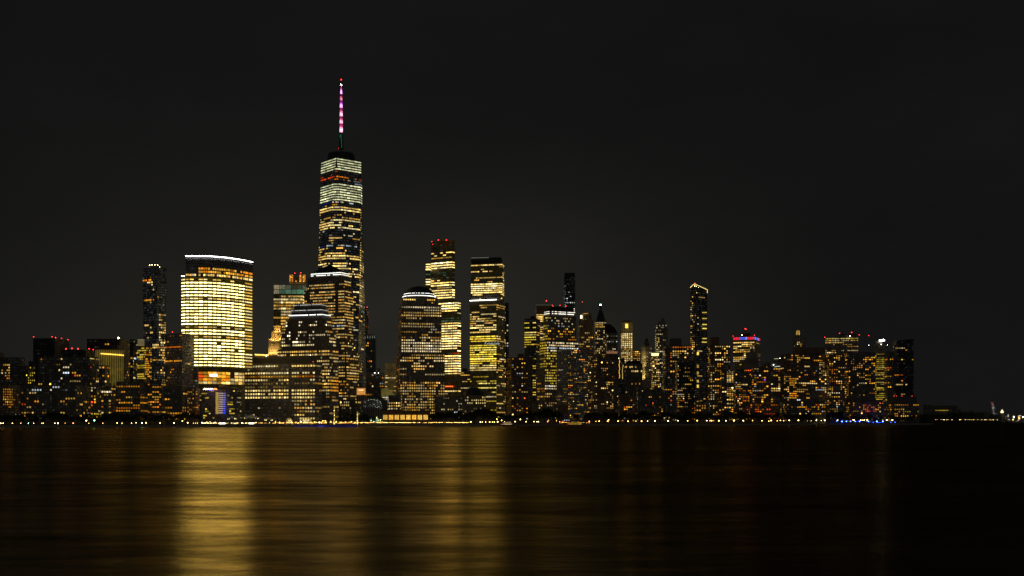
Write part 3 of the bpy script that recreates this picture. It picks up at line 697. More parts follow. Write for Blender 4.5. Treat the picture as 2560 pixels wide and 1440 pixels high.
b.strip('light_installation', [(1212, 860, -2.0), (1216, 852, -2.0)], .3, (1, 1, .8), .9); b.strip('light_installation', [(1217, 859.7, -2.0), (1249, 859.7, -2.0)], .32, (.9, .92, .9), .9)
for a in (1221, 1228, 1236, 1243): b.strip('light_installation', [(a, 856.5, -2), (a + 2, 854, -2), (a + 4, 856.5, -2)], .22, (.8, .9, .8), .5)
b.finish()
T('slim_black_tower', 'slim black tower pressed against the right edge of the white-line tower', 640, [('tower', 1259, 1272, 757, None)], 6, 6.4, .5, .5, p=.1, pal='white', br=.7, mat='black', cat=SK, reg=[(1255, 790, 1268, 1050, .4, 'warm', .8)])

# ------------------------------------------------------------------ front low buildings by the dome
b = T('retail_podium', 'low red stone podium with tall glowing shop windows at the water', 62, [('block', 956, 1076, 1026, None)], 7.4, 6.6, .6, .5, p=.9, pal='gold', br=.9, mode='all', mat='brick', cat='shop', done=False, minz=30)
for k in range(8):
    x0 = 958 + k * 14.4; sw_ = b.panel('shop_window', x0, x0 + 10.5, 1037.5, 1049, -.35, random.choice([(1, .48, .05), (1, .56, .09)]), random.uniform(.6, 1.25), .3)
    for t in (.33, .66): b.panel('mullion', x0 + 10.5 * t - .3, x0 + 10.5 * t + .3, 1037.5, 1049, -.6, (1, 1, 1), 'brick', .2, sw_)
b.finish()
T('waterfront_office', 'low dark office with small white windows right of the shop podium', 75, [('block', 1086, 1158, 990)], 5.4, 7, .42, .45, p=.22, pal='white', br=.5, mode='res', mat='granite', cat=OF, reg=[(1086, 1018, 1158, 1026, .5, 'pale', .6, 'all')])
b = T('domed_gatehouse', 'low octagonal building with a black dome in front of the white-line tower', 60, [('block', 1156, 1216, 988)], 5.4, 7, .45, .5, p=.35, pal='pale', br=.6, mode='res', mat='granite', cat=OF, done=False, reg=[(1200, 985, 1216, 1015, .6, 'gold', .8, 'all'), (1160, 1000, 1216, 1010, .8, 'pale', .8, 'all')])
fp, z0, z1, cx, cy = b.last; cx = X(1184, b.Y + 15); cy = b.Y + 15
Rr = 26 * b.Y / F
b.part('dome', *lathe((cx, cy), [(Rr * math.cos(t * math.pi / 16), z1 + (Z(966, b.Y) - z1) * math.sin(t * math.pi / 16)) for t in range(9)], 8), W['black']); b.finish()

# ------------------------------------------------------------------ glass vault
Yv = shore(930) + 95
b = Bld('glass_vault', 'arched glass winter hall with dark ribs and greenery lit inside', Yv, 929, 'hall')
cx = X(929, Yv); R_ = 26 * Yv / F; zs = Z(1020, Yv)
def arch(R, y, n=18): return [(cx + R * math.cos(math.pi * k / n), y, zs + R * math.sin(math.pi * k / n)) for k in range(n + 1)]
A, Bk = arch(R_, Yv), arch(R_, Yv + 34); n = len(A)
V = A + Bk + [(cx + R_, Yv, GZ), (cx - R_, Yv, GZ), (cx + R_, Yv + 34, GZ), (cx - R_, Yv + 34, GZ)]
Fc = [(i, i + 1, n + i + 1, n + i) for i in range(n - 1)] + [(0, n, 2 * n + 2, 2 * n), (n - 1, 2 * n + 1, 2 * n + 3, 2 * n - 1)]
Fc += [tuple(list(range(n)) + [2 * n + 1, 2 * n])]
gm, nt, out = new_mat('vault_glass')
gl = nt.nodes.new('ShaderNodeBsdfGlossy'); gl.inputs['Roughness'].default_value = .1; gl.inputs[0].default_value = (.5, .5, .5, 1)
tr = nt.nodes.new('ShaderNodeBsdfTransparent'); tr.inputs[0].default_value = (.8, .85, .82, 1); mx = nt.nodes.new('ShaderNodeMixShader'); mx.inputs[0].default_value = .25
nt.links.new(tr.outputs[0], mx.inputs[1]); nt.links.new(gl.outputs[0], mx.inputs[2]); nt.links.new(mx.outputs[0], out.inputs[0])
b.part('vault_skin', V, Fc, gm)
V = [(cx - R_ * 1.25, Yv + 36, GZ), (cx + R_ * 1.25, Yv + 36, GZ)] + arch(R_ * 1.25, Yv + 36); V += [(x, Yv + 60, z) for x, y, z in V]
m = len(V) // 2
b.part('rear_vault', V, [tuple([0, 1] + list(range(2, m)))] + [(i, i + 1, m + i + 1, m + i) for i in range(2, m - 1)], W['black'])
for k, f in enumerate((1, .8, .6, .4)):
    V, Fc = tube(arch(R_ * f, Yv - .3), .32 if f == 1 else .18, 5); b.part('rib', V, Fc, W['stone'])
for k in range(1, 9):
    xx = -R_ + 2 * R_ * k / 9; V, Fc = tube([(cx + xx, Yv - .25, GZ), (cx + xx, Yv - .25, zs + math.sqrt(R_ ** 2 - xx ** 2))], .14, 5); b.part('mullion', V, Fc, W['stone'])
random.seed(5)
for k in range(46):
    a = random.uniform(.1, math.pi - .1); r = R_ * math.sqrt(random.uniform(.02, .92))
    o = link('interior_light', beacon_mesh('white'), None, b.root); o.location = Vector((cx + r * math.cos(a), Yv + random.uniform(3, 25), zs + r * math.sin(a))) - b.org; s = random.uniform(.05, .16); o.scale = (s, s, s)
for k in range(26):
    o = link('interior_light', beacon_mesh(random.choice(['warm', 'warm', 'green'])), None, b.root); o.location = Vector((cx + random.uniform(-.2, .95) * R_, Yv + random.uniform(2, 12), random.uniform(5, 12))) - b.org; s = random.uniform(.1, .3); o.scale = (s, s, s)
b.finish()

# ================================================================== right half
T('residential_slab', 'residential tower with three stacks of warm windows and striped left face right of the white-line tower', 130,
  [('tower', 1266, 1332, 893, None, 1279, 66), ('penthouse', 1294, 1310, 884, 893, None, None, 10, False)], 7, 4.8, .55, .5, p=.42, pal='res', br=.85, cat=AP, mat='brick',
  reg=[(1260, 890, 1279, 1060, .6, 'amber', .16, 'all'), (1283, 890, 1293, 1060, .03, 'res', .5), (1322, 890, 1335, 1060, 0, 'res', 0)])
T('yellow_floor_tower', 'black tower with broken yellow floors left of the trapezoid-roof tower', 420, [('tower', 1311, 1350, 796, None, 1340, 22), ('penthouse', 1326, 1338, 790, 796, None, None, 8, False)], 4.4, 6, .85, .42, p=.55, pal='yellow', br=.85, mode='off', mat='black', cat=SK,
  reg=[(1340, 780, 1355, 1060, .12, 'gold', .6)])
b = T('framed_top_tower', 'office tower with a pale framed top and a red mast light', 560, [('tower', 1340, 1384, 783)], 5, 5.2, .9, .5, p=.7, pal='gold', br=1.0, mode='off', mat='office', cat=SK, done=False, reg=[(1335, 783, 1390, 800, 1, 'gold', 1.2, 'off')])
fp = b.foot(1340, 1384, dY=3); b.prism('top_screen', fp, 763, 783, 'brick', 3)
b.strip('frame', [(1340, 782, 1), (1340, 762.5, 1), (1384, 762.5, 1)], .35, (.6, .6, .5), .16)
b.beacon(1366, 752, 'red', 6, True, 8); b.finish()
b = T('trapezoid_roof_tower', 'office tower with black trapezoid roof above two rows of white cornice lights', 215,
  [('base_tier', 1343, 1449, 920, None, 1362, 62, 0, None, 'granite'), ('shaft', 1350, 1446, 851, 920, 1367, 62, 2), ('upper_shaft', 1358, 1441, 789, 851, 1369, 62, 5)],
  5.0, 6.6, .65, .48, p=.55, pal='gold', br=.8, mode='off', mat='granite', cat=SK, done=False,
  reg=[(1369, 785, 1445, 797, .4, 'pale', .35, 'all'), (1369, 797, 1445, 815, .3, 'white', .5, 'all'), (1369, 815, 1445, 848, .4, 'amber', .75, 'res'), (1367, 848, 1446, 868, .96, 'cream', 1.2, 'all'), (1367, 868, 1446, 876, .9, 'white', 1.1, 'all'),
       (1340, 785, 1368, 925, .8, 'yellow', .8, 'off'), (1340, 925, 1363, 1000, .35, 'amber', .45), (1362, 880, 1395, 960, .75, 'yellow', .75, 'all'), (1362, 960, 1395, 972, 1, 'white', .9, 'all'), (1362, 972, 1395, 1050, .25, 'warm', .6)])
fp = b.foot(1361, 1438, 1374, 62, 8); b.prism('cornice_tier', fp, 777, 789, 'granite', 8, .97)
p0, p1, p2 = [Vector(p) for p in fp[:3]]
for yy, st, rd in ((778.5, 2.0, .34), (783.5, 3.2, .55)):
    zq = Z(yy, b.Y + 8)
    V, Fc = tube([(p0.x - .5, p0.y - .2, zq), (p1.x - .4, p1.y - .4, zq)], rd * .8, 5); b.part('cornice_light', V, Fc, glow('cornice_left', (1, .97, .8), st * .8), b.obj)
    for k in range(20):
        if k in (0, 1, 3, 6) or random.random() < .07: continue
        a, e = p1.lerp(p2, (k + .15) / 20), p1.lerp(p2, (k + .85) / 20)
        V, Fc = tube([(a.x - .2, a.y - .6, zq), (e.x - .2, e.y - .6, zq)], rd, 5); b.part('cornice_light', V, Fc, glow('cornice_front', (1, .98, .85), st), b.obj)
b.prism('trapezoid_roof', fp, 765, 777, 'roof', 8, .62)
b.last = (None, 0, Z(765, b.Y), 0, 0)
for px, py in ((1381, 763.5), (1383, 766), (1400, 763), (1415, 765)): b.beacon(px, py, 'red', 4, True, 25)
b.finish()
T('needle_tower', 'slim black tower with sparse white windows, rising behind the trapezoid-roof tower', 900, [('tower', 1410, 1438, 690), ('crown', 1411, 1437, 682, 690, None, None, 4, False)], 4.2, 5.2, .5, .45, p=.02, pal='cool', br=.9, mode='res', mat='black', cat=SK, dimq=.6, dimv=.012,
  reg=[(1408, 710, 1414, 780, .6, 'cool', .5), (1414, 730, 1440, 780, .45, 'cool', 1.1), (1410, 680, 1440, 700, 0, 'cool', 0)])
b = T('crowned_residential_tower', 'residential tower with pale pilasters, arched crown and one bright corner lamp', 560, [('tower', 1447, 1483, 800), ('crown', 1455, 1480, 783, 800, None, None, 6, False, 'stone')], 4.4, 5.6, .6, .5, p=.3, pal='gold', br=.75, mat='brick', cat=SK, done=False)
for k in range(7):
    xx = 1449 + k * 5.5; b.panel('pilaster', xx - .4, xx + .4, 801, 900, -.5, (1, 1, 1), 'stone', .4)
for xx in (1461, 1466, 1474): b.panel('crown_arch', xx - 1.6, xx + 1.6, 788, 797, 5.6, (1, 1, 1), 'black', .3)
b.panel('crown_lamp', 1451, 1455.5, 788, 796, -1, (1, .85, .5), 3.2); b.strip('crown_glow', [(1458, 784, 4), (1470, 783.5, 4)], .5, (1, .5, .1), .6)
b.beacon(1456, 755, 'dimred', 3, True, 8); b.finish()
b = T('lantern_spire_tower', 'old tower with steep green roof and pale green lantern on its tip', 640, [('tower', 1487, 1516, 803)], 3.7, 5, .5, .5, p=.45, pal='gold', br=.85, mode='res', mat='granite', cat=SK, done=False, reg=[(1487, 803, 1516, 818, .8, 'gold', .9, 'all')])
fp = b.foot(1489, 1514, dY=3); b.prism('steep_roof', fp, 768, 803, 'copper', 3, .14)
q = b.last; V, Fc = tube([(q[3], q[4], q[2] - 1), (q[3], q[4], Z(748, b.Y))], [1.6, .15], 6); b.part('finial', V, Fc, W['copper'])
o = link('lantern', beacon_mesh('green'), None, b.root); o.location = Vector((q[3], q[4], Z(761, b.Y))) - b.org; o.scale = (1.9, 1.9, 1.6); b.finish()
b = T('mansard_tower', 'tower with black sloping mansard roof and small white windows', 560, [('tower', 1515, 1544, 832)], 4.2, 4.6, .5, .5, p=.4, pal='white', br=.55, mode='res', cat=SK, done=False)
Yq = b.Y; V = [PT(1515, 832, Yq), PT(1515, 810, Yq), PT(1526, 810, Yq), PT(1537, 820, Yq), PT(1544, 832, Yq)]; V += [v + Vector((0, 22, 0)) for v in V]
b.part('mansard_roof', V, [(0, 4, 3, 2, 1), (5, 6, 7, 8, 9), (1, 2, 7, 6), (2, 3, 8, 7), (3, 4, 9, 8), (0, 1, 6, 5)], W['roof']); b.finish()
T('residential_slab', 'residential tower with finely pinstriped left face and dark front, nearest of its kind', 95, [('tower', 1391, 1470, 872, None, 1420, 52)], 5.2, 4.7, .42, .45, p=.2, pal='res', br=.85, mat='conc', cat=AP, dimq=.7, dimv=.02,
  reg=[(1390, 870, 1420, 1060, .12, 'warm', .6, 'res'), (1420, 870, 1470, 1060, .24, 'res', .9, 'res')])
b = T('residential_slab', 'residential tower with two dense window stacks and an uplit ribbed roof', 110, [('tower', 1470, 1547, 887, None, 1493, 55)], 5.2, 4.8, .52, .5, p=.3, pal='res', br=.8, mat='brick', cat=AP, done=False,
  reg=[(1470, 880, 1493, 1060, .25, 'warm', .6, 'res'), (1493, 880, 1503, 1060, 0, 'res', 0), (1533, 880, 1550, 1060, .03, 'res', .5), (1503, 955, 1533, 1025, .5, 'gold', .9)])
fp = b.foot(1515, 1545, dY=12, depth=14); b.prism('roof_screen', fp, 877, 887.5, 'brick', 12)
for k in range(14): b.strip('screen_light', [(1517 + k * 2, 878, 11.5), (1517 + k * 2, 884, 11.5)], .22, (1, .5, .25), .45, 0, b.obj)
b.finish()
b = T('scaffold_building', 'dark building site hung with a vertical string of yellow bulbs', 250, [('block', 1545, 1562, 896)], p=0, mat='black', cat=OF, done=False)
for k in range(17):
    o = link('bulb', beacon_mesh('amber'), None, b.root); o.location = PT(1548.5 + .6 * math.sin(k), 900 + k * 2.8, b.Y - 1.5) - b.org; o.scale = (.42, .42, .42)
b.beacon(1546.5, 896, 'warm', 4.5, True, -1)
b.strip('bulb_string', [(1558, 912, -1.2), (1556, 925, -1.2), (1556.5, 948, -1.2)], .3, (1, .8, .2), .8); b.finish()
b = Bld('round_top_tower', 'stone tower with rounded top, one yellow doorway light and a grid of bright dots', shore(1567) + 420, 1567, SK)
fs = b.prism('tower', b.foot(1553, 1581.5), 832, None, 'wash')
b.win(fs, 4.75, 4.75, .58, .6, p=.97, pal='pale', br=1.25, mode='all', reg=[(1550, 870, 1585, 878, .3, 'warm', .4), (1550, 878, 1585, 960, .9, 'gold', .8, 'all'), (1550, 828, 1585, 834, .5, 'amber', .5)], top=.1)
b.prism('upper_tier', b.foot(1554, 1581, dY=2, depth=20), 806, 832, 'wash', 2); b.prism('cap', b.foot(1556, 1579, dY=4, depth=16), 800, 806, 'stone', 4, .9)
for xx in (1557, 1561, 1573, 1577): b.panel('pilaster', xx - .5, xx + .5, 803, 832, 1.2, (1, 1, 1), 'stone', .6)
b.panel('doorway_light', 1563.5, 1570, 809.5, 820, 1.4, (1, .72, .1), 1.6, .5); b.finish()
T('small_office', 'small office block with rows of orange windows right of the dotted tower', 470, [('block', 1581, 1601, 876)], 4, 4.2, .55, .5, p=.5, pal='amber', br=.7, mode='res', cat=OF)
b = T('mansard_block', 'wide dark block with mansard roof and two rows of gold windows', 300, [('block', 1560, 1606, 909)], 4.6, 10.5, .55, .4, p=.8, pal='gold', br=.9, mode='all', cat=OF, done=False, reg=[(1550, 935, 1610, 1060, .1, 'res', .5)])
fp = b.foot(1562, 1604, dY=2, depth=20); b.prism('mansard_roof', fp, 902, 909, 'roof', 2, .7); b.finish()
b = T('slender_old_tower', 'slender old tower with lit pale left flank and a roof tank', 330, [('tower', 1603, 1629, 866, None, 1613, 55)], 4.4, 5.4, .42, .45, p=.18, pal='white', br=.6, mat='conc', cat=SK, done=False, reg=[(1600, 860, 1613, 960, 0, 'white', 0)])
fp = b.foot(1610, 1625, dY=6, depth=8); b.prism('penthouse', fp, 852, 866, 'dark', 6)
cx = X(1617, b.Y + 9); cy = b.Y + 10
b.part('roof_tank', *lathe((cx, cy), [(2, Z(852, b.Y)), (2, Z(847, b.Y)), (.1, Z(844, b.Y))], 10), W['roof']); b.finish()
flood(1605, 946, b.Y - 6, 9000, (1, .72, .2)); flood(1607, 915, b.Y - 7, 4500, (1, .72, .2)); flood(1609, 895, b.Y - 6, 2500, (1, .72, .2))
b = T('lit_crown_block', 'block with dazzling gold crown between two old towers', 330, [('block', 1629, 1649, 890)], 4, 5.2, .6, .55, p=.6, pal='gold', br=.9, mode='res', mat='granite', cat=OF, done=False)
b.panel('lit_crown', 1629, 1646.5, 883, 889, 1, (1, .72, .24), 2.6, 6); b.finish()
b = T('shouldered_old_tower', 'old stone tower with rounded shoulders and square chimney cap', 560, [('tower', 1638, 1669, 822), ('upper_tier', 1641, 1667, 810, 822, None, None, 3), ('cap', 1645, 1664, 804, 810, None, None, 6, False), ('chimney', 1653, 1661, 795, 804, None, None, 9, False)], 4, 4.8, .45, .5, p=.34, pal='white', br=.75, mode='res', mat='granite', cat=SK, reg=[(1638, 835, 1647, 890, .8, 'pale', .8, 'all')])
b = T('cube_roof_block', 'dark block with a pale cube on its roof and orange top floor', 250, [('tower', 1656, 1728, 864)], 5, 5, .62, .55, p=.12, pal='res', br=.7, mode='res', cat=AP, done=False, reg=[(1683, 864, 1726, 871, 1, 'orange', .9, 'all'), (1683, 877, 1722, 897, .75, 'gold', 1.1, 'res')])
b.prism('roof_cube', b.foot(1672, 1704, dY=8, depth=14), 846, 864, 'stone', 8); b.finish()

# ------------------------------------------------------------------ slanted crown tower
b = Bld('slanted_crown_tower', 'slim black residential tower with a slanted roof outlined in gold lights', shore(1747) + 260, 1747, SK)
fp = b.foot(1726, 1768, 1737, 50); fs = b.prism('tower', fp, 722, None, 'black')
b.win(fs, 4.6, 5.2, .6, .5, p=.05, pal='gold', br=.7, mode='res', dimq=.8, dimv=.012, reg=[(1724, 735, 1737, 1000, .3, 'gold', .9, 'res'), (1755, 750, 1770, 890, .0, 'gold', .8), (1724, 800, 1737, 880, .6, 'gold', 1, 'res'),
   (1737, 815, 1745, 835, .4, 'gold', .8)])
for yy in (780, 795, 810, 820, 845, 854): b.panel('lit_floor', 1756 if yy != 854 else 1753, 1767, yy, yy + 2.6, 12, (1, .72, .12), random.uniform(.5, 1.1), .3)
p0, p1, p2, p3 = fp; zl, zh, ze = Z(718, b.Y), Z(710.5, b.Y), Z(722, b.Y + 10)
q = [(p0[0], p0[1], Z(722, b.Y)), (p1[0], p1[1], Z(722, b.Y)), (p2[0], p2[1], Z(722, b.Y)), (p3[0], p3[1], Z(722, b.Y))]
tq = [(p0[0], p0[1], zl), (p1[0], p1[1], zh), (p2[0], p2[1], Z(722, b.Y) + .3), (p3[0], p3[1], Z(722, b.Y) + .2)]
b.part('slanted_crown', q + tq, [(0, 1, 5, 4), (1, 2, 6, 5), (2, 3, 7, 6), (3, 0, 4, 7), (4, 5, 6, 7)], W['black'])
mid = Vector(tq[1]); V, Fc = tube([Vector(tq[0]) + Vector((-.3, -.5, .2)), Vector(tq[0]).lerp(mid, .5) + Vector((-.3, -.6, 1.3)), mid + Vector((0, -.6, .3)), Vector(tq[2]) + Vector((.3, -.5, .3)), Vector(q[2]) + Vector((.3, -.5, -5))], .42, 5); b.part('crown_light', V, Fc, glow('gold_outline', (1, .72, .22), 1.7))
for px, py in ((1741, 716), (1746, 719), (1750, 720.5), (1758, 726), (1762, 727), (1764, 724), (1737, 715)): b.beacon(px, py, 'warm', 2.2, False, -2 + (px - 1737) * .9)
b.beacon(1737, 708.5, 'dimred', 4, False, 1)
for k, yy in enumerate((880, 912, 929, 950, 962, 1003)): b.panel('stair_window', 1739, 1747, yy, yy + random.uniform(6, 10), 3.5, (1, .66, .08), [1.4, .35, .4, .7, 1.1, .6][k], .3)
b.finish()
T('dark_apartments', 'black apartment block with sparse windows and a pale vertical edge line', 120, [('tower', 1688, 1738, 906)], 4.6, 5, .5, .5, p=.14, pal='res', br=.7, mat='black', cat=AP, reg=[(1690, 985, 1712, 1010, .5, 'res', .7)])
T('stepped_apartments', 'stepped apartment tower with dark penthouse and clusters of amber rooms', 170, [('tower', 1768, 1826, 862), ('penthouse', 1774, 1798, 843, 862, None, None, 6, False)], 5.2, 5, .6, .5, p=.3, pal='res', br=.9, cat=AP, mat='brick',
   reg=[(1786, 862, 1826, 900, .42, 'gold', 1), (1774, 915, 1786, 1000, .65, 'gold', .8)])
b = T('festive_band_tower', 'office tower with a red white and blue lit band round its top', 430, [('tower', 1833, 1900, 852, None, 1886, 24), ('lit_band_tier', 1833, 1900, 841, 852, 1886, 24, 0, False)], 5.4, 4.6, .82, .55, p=.8, pal='gold', br=1.0, mode='off', mat='office', cat=SK, done=False,
   reg=[(1886, 850, 1905, 930, .4, 'warm', .25), (1833, 915, 1890, 1060, 0, 'gold', 0)])
fp, z0, z1, cx, cy = b.last
L0, L1, L2 = [Vector(p) for p in fp[:3]]
pat = ['r', 'r', 'r', 'b', 'b', 'w', 'r', 'r', 'r']
for A_, B_, seq in ((L0, L1, pat), (L1, L2, ['w', 'b', 'w', 'r'])):
    nn = Vector((-(B_ - A_).y, (B_ - A_).x)).normalized() * -1
    if nn.y > 0: nn = -nn
    for i, ch in enumerate(seq):
        for r in range(2):
            a, e = A_.lerp(B_, (i + .08) / len(seq)) + nn * .3, A_.lerp(B_, (i + .92) / len(seq)) + nn * .3
            za, zb_ = z1 - 1.0 - r * 2.6 - 2.1, z1 - 1.0 - r * 2.6
            col, st = {'r': ((1, .03, .07), 1.0), 'b': ((.06, .12, 1), 1.1), 'w': ((.5, .38, 1), .7)}[ch]
            b.part('band_light', [(a.x, a.y, za), (e.x, e.y, za), (e.x, e.y, zb_), (a.x, a.y, zb_)], [(0, 1, 2, 3)], glow('band_' + ch, col, st))
b.beacon(1832.5, 840, 'red', 3.6); b.beacon(1886, 838, 'red', 3.6); b.beacon(1855, 838, 'warm', 3.4)
b.beacon(1863, 822, 'red', 5.5); b.beacon(1866, 823, 'red', 3.5)
b.prism('roof_plant', b.foot(1855, 1876, dY=22, depth=10), 833, 841, 'roof', 22); b.finish()
b = Bld('temple_top_tower', 'dark tower with stepped temple roof and columns before the festive band tower', shore(1880) + 300, 1880, SK)
b.prism('tower', b.foot(1858, 1903), 915, None, 'conc'); b.prism('temple_tier', b.foot(1863, 1897, dY=3, depth=18), 897, 915, 'conc', 3)
for i, (a, e, y0, y1) in enumerate(((1861, 1899, 894, 897), (1866, 1894, 887, 894), (1871, 1889, 879, 887), (1875, 1885, 872, 879), (1878, 1882, 866, 872))): b.prism('roof_step', b.foot(a, e, dY=2 + i * 2, depth=22 - i * 4), y0, y1, 'conc', 2 + i * 2)
for k in range(8): b.panel('column', 1866 + k * 3.8, 1867.2 + k * 3.8, 899, 914, 2.0, (1, 1, 1), 'stone', .9)
b.finish()
T('river_apartments', 'dark apartment block with a bright amber stack in front of the festive band tower', 95, [('block', 1800, 1834, 926)], 4.8, 4.9, .58, .5, p=.34, pal='res', br=.9, cat=AP, reg=[(1818, 926, 1834, 1020, .7, 'gold', .9)])
T('river_apartments', 'black apartment block with scattered single rooms below the temple roof tower', 105, [('block', 1832, 1878, 922)], 4.8, 4.9, .58, .5, p=.22, pal='res', br=.8, cat=AP, reg=[(1855, 990, 1875, 1005, .8, 'orange', .7, 'all')])
T('river_apartments', 'brown apartment block dense with orange rooms and one violet window', 100, [('block', 1873, 1951, 918)], 5.6, 5, .62, .52, p=.36, pal='res', br=.9, cat=AP, mat='brick', reg=[(1908, 947, 1917, 953, 1, 'violet', 1.6, 'all'), (1930, 948, 1951, 980, .7, 'gold', .9)])
T('courtyard_apartments', 'low orange-windowed apartment row behind the trees right of centre', 52, [('block', 1862, 1950, 1008)], 4.8, 5, .55, .5, p=.28, pal='orange', br=.8, cat=AP, mat='brick')
b = T('terraced_roof_building', 'building with greenish white terrace lamps left of the rounded apartment house', 330, [('block', 1905, 1962, 906), ('penthouse', 1934, 1958, 897, 906, None, None, 6, False)], p=.05, cat=OF, mat='metal', done=False)
b.strip('terrace_light', [(1936, 897, 4), (1946, 896.5, 4)], .5, (.8, .85, .4), .7); b.beacon(1950, 896, 'white', 2.6); b.beacon(1934, 912, 'white', 3, False, -2); b.strip('terrace_light', [(1936, 917, -1), (1950, 915.5, -1)], .6, (.8, .9, .75), .8); b.finish()
T('rounded_apartment_house', 'large rounded apartment house with brown left flank and broken amber floors', 110, [('tower', 1951, 2066, 884, None, 1973, 62), ('penthouse', 1985, 2062, 869, 884, None, None, 12, False)], 5.4, 4.9, .72, .5, p=.2, pal='res', br=.85, cat=AP, mat='brick',
   reg=[(1951, 880, 1974, 1060, .3, 'warm', .5, 'res'), (1974, 912, 1992, 1000, .6, 'amber', .95, 'off'), (1990, 955, 2045, 962, .9, 'gold', 1, 'all'), (1974, 885, 2010, 900, .5, 'amber', .7, 'all'), (2046, 900, 2068, 950, .5, 'gold', .7, 'res')])
b = T('turret_tower', 'dark tower with one glowing gold turret', 420, [('tower', 1981, 2017, 843)], 4.4, 4.6, .55, .5, p=.02, pal='gold', br=.8, cat=SK, mat='granite', done=False, reg=[(1993, 855, 2006, 868, .6, 'gold', .9, 'all')])
b.prism('turret_base', b.foot(1986, 2004, dY=3, depth=12), 838, 843, 'granite', 3); b.prism('turret', b.foot(1990, 2000, dY=5, depth=8), 825, 838, 'wash', 5, .85)
for xx in (1991.2, 1995, 1998.6): b.strip('turret_light', [(xx, 837, 4), (xx, 826 + abs(xx - 1995) * .4, 4.3)], .45, (1, .62, .12), .7)
b.finish()
b = T('grid_office', 'broad office slab with a fine even grid of gold windows and red roof beacons', 380, [('tower', 2063, 2173, 842, None, 2146, 8)], 3.9, 5.0, .5, .45, p=.7, pal='gold', br=.9, mode='off', mat='granite', cat=OF, done=False, reg=[(2060, 840, 2175, 848, .9, 'yellow', .8, 'off'), (2060, 866, 2175, 872, .1, 'gold', .5), (2060, 884, 2180, 1060, .05, 'res', .5)])
b.prism('roof_plant', b.foot(2098, 2140, dY=10, depth=16), 834, 842, 'black', 10)
for px, py, k in ((2062, 843, 'red'), (2099, 833, 'red'), (2129, 831, 'red'), (2148, 837, 'red'), (2172, 839, 'red')): b.beacon(px, py, k, 3.8 if px != 2129 else 5)
b.beacon(2125, 840, 'white', 3.6, False, -1); b.finish()
T('river_apartments', 'dark apartment tower with one bright white floor near its base', 90, [('tower', 2062, 2112, 886)], 4.8, 4.9, .52, .5, p=.26, pal='res', br=.85, cat=AP, mat='brick', reg=[(2070, 979, 2102, 985, 1, 'white', 1.2, 'all')])
T('river_apartments', 'dark apartment slab with paired orange stacks below the grid office', 120, [('tower', 2104, 2188, 880)], 5, 4.7, .56, .5, p=.2, pal='res', br=.85, cat=AP, reg=[(2104, 925, 2124, 990, .5, 'amber', .9), (2160, 892, 2186, 960, .42, 'amber', .9)])
b = T('floodlit_roof_tower', 'office tower with fine yellow floors and a dazzling white roof floodlight', 190, [('tower', 2184, 2214, 858)], 3.4, 4.7, .6, .42, p=.6, pal='yellow', br=.75, mode='off', mat='granite', cat=OF, done=False, reg=[(2180, 850, 2216, 884, 0, 'gold', 0), (2210, 884, 2216, 980, .3, 'gold', .4)])
b.prism('roof_plant', b.foot(2186, 2206, dY=6, depth=12), 853, 858, 'stone', 6)
b.panel('flood_panel', 2198, 2212, 849.5, 852.6, 3, (1, 1, .95), 6, .6); b.beacon(2208, 849.5, 'white', 7, False, 2); b.beacon(2203, 861, 'white', 2.6, False, -2); b.beacon(2219, 862, 'white', 2.2, False, -2); b.beacon(2172, 863, 'white', 2.4, False, -2); b.finish()
T('infill_apartments', 'narrow apartment block with small orange groups between two right-hand towers', 150, [('tower', 2212, 2234, 878)], 4.4, 4.7, .6, .5, p=.05, pal='amber', br=.8, mode='res', cat=AP, reg=[(2212, 898, 2232, 903, .9, 'amber', .9, 'all'), (2212, 917, 2230, 930, .8, 'orange', .7, 'all'), (2212, 940, 2230, 945, .9, 'amber', .7, 'all'), (2212, 953, 2230, 958, .9, 'amber', .8, 'all')])
b = T('end_tower', 'black slant-topped tower ending the skyline on the right', 130, [('tower', 2228, 2284, 852)], 5, 4.8, .7, .5, p=.025, pal='amber', br=.7, mode='res', mat='black', cat=SK, done=False, dimq=.3, dimv=.006,
  reg=[(2238, 869, 2262, 874, .8, 'gold', .7, 'all'), (2236, 933, 2260, 938, .8, 'orange', .9, 'all'), (2250, 951, 2266, 956, .7, 'orange', .9, 'all'), (2240, 960, 2268, 965, .95, 'gold', .9, 'all'), (2234, 982, 2262, 990, .4, 'gold', .6)])
Yq = b.Y; fp, z0, z1, cx, cy = b.last
V = [(fp[0][0], fp[0][1], z1), (fp[1][0], fp[1][1], z1), (fp[2][0], fp[2][1], z1), (fp[3][0], fp[3][1], z1), (fp[1][0], fp[1][1], z1 + 4), (fp[2][0], fp[2][1], z1 + 4)]
b.part('slanted_top', V, [(0, 1, 4), (1, 2, 5, 4), (2, 3, 5), (0, 4, 5, 3)], W['black'])
for px in (2235, 2241, 2255, 2280): b.beacon(px, 990, 'dimred', 2.6, False, -3)
b.finish()
b = T('harbour_museum', 'low stone building with a long pale horizontal slot near the right end', 50, [('block', 2115, 2192, 1004), ('roof_slab', 2112, 2190, 996, 1003.6, None, None, 4, False, 'stone')], 5, 5, .5, .5, p=.25, pal='amber', br=.7, mat='brick', cat='museum', reg=[(2155, 1012, 2185, 1030, .6, 'orange', .8, 'all')], minz=3)
T('ferry_house', 'low dark terminal with a band of yellow-green windows at the right shore end', 60, [('block', 2216, 2298, 1008), ('tower', 2225, 2292, 991, 1008, None, None, 8, False)], 5, 5.5, .5, .5, p=.3, pal='amber', br=.6, mat='dark', cat='terminal', minz=3, reg=[(2255, 1022, 2300, 1030, .8, 'yellow', .5, 'off')])
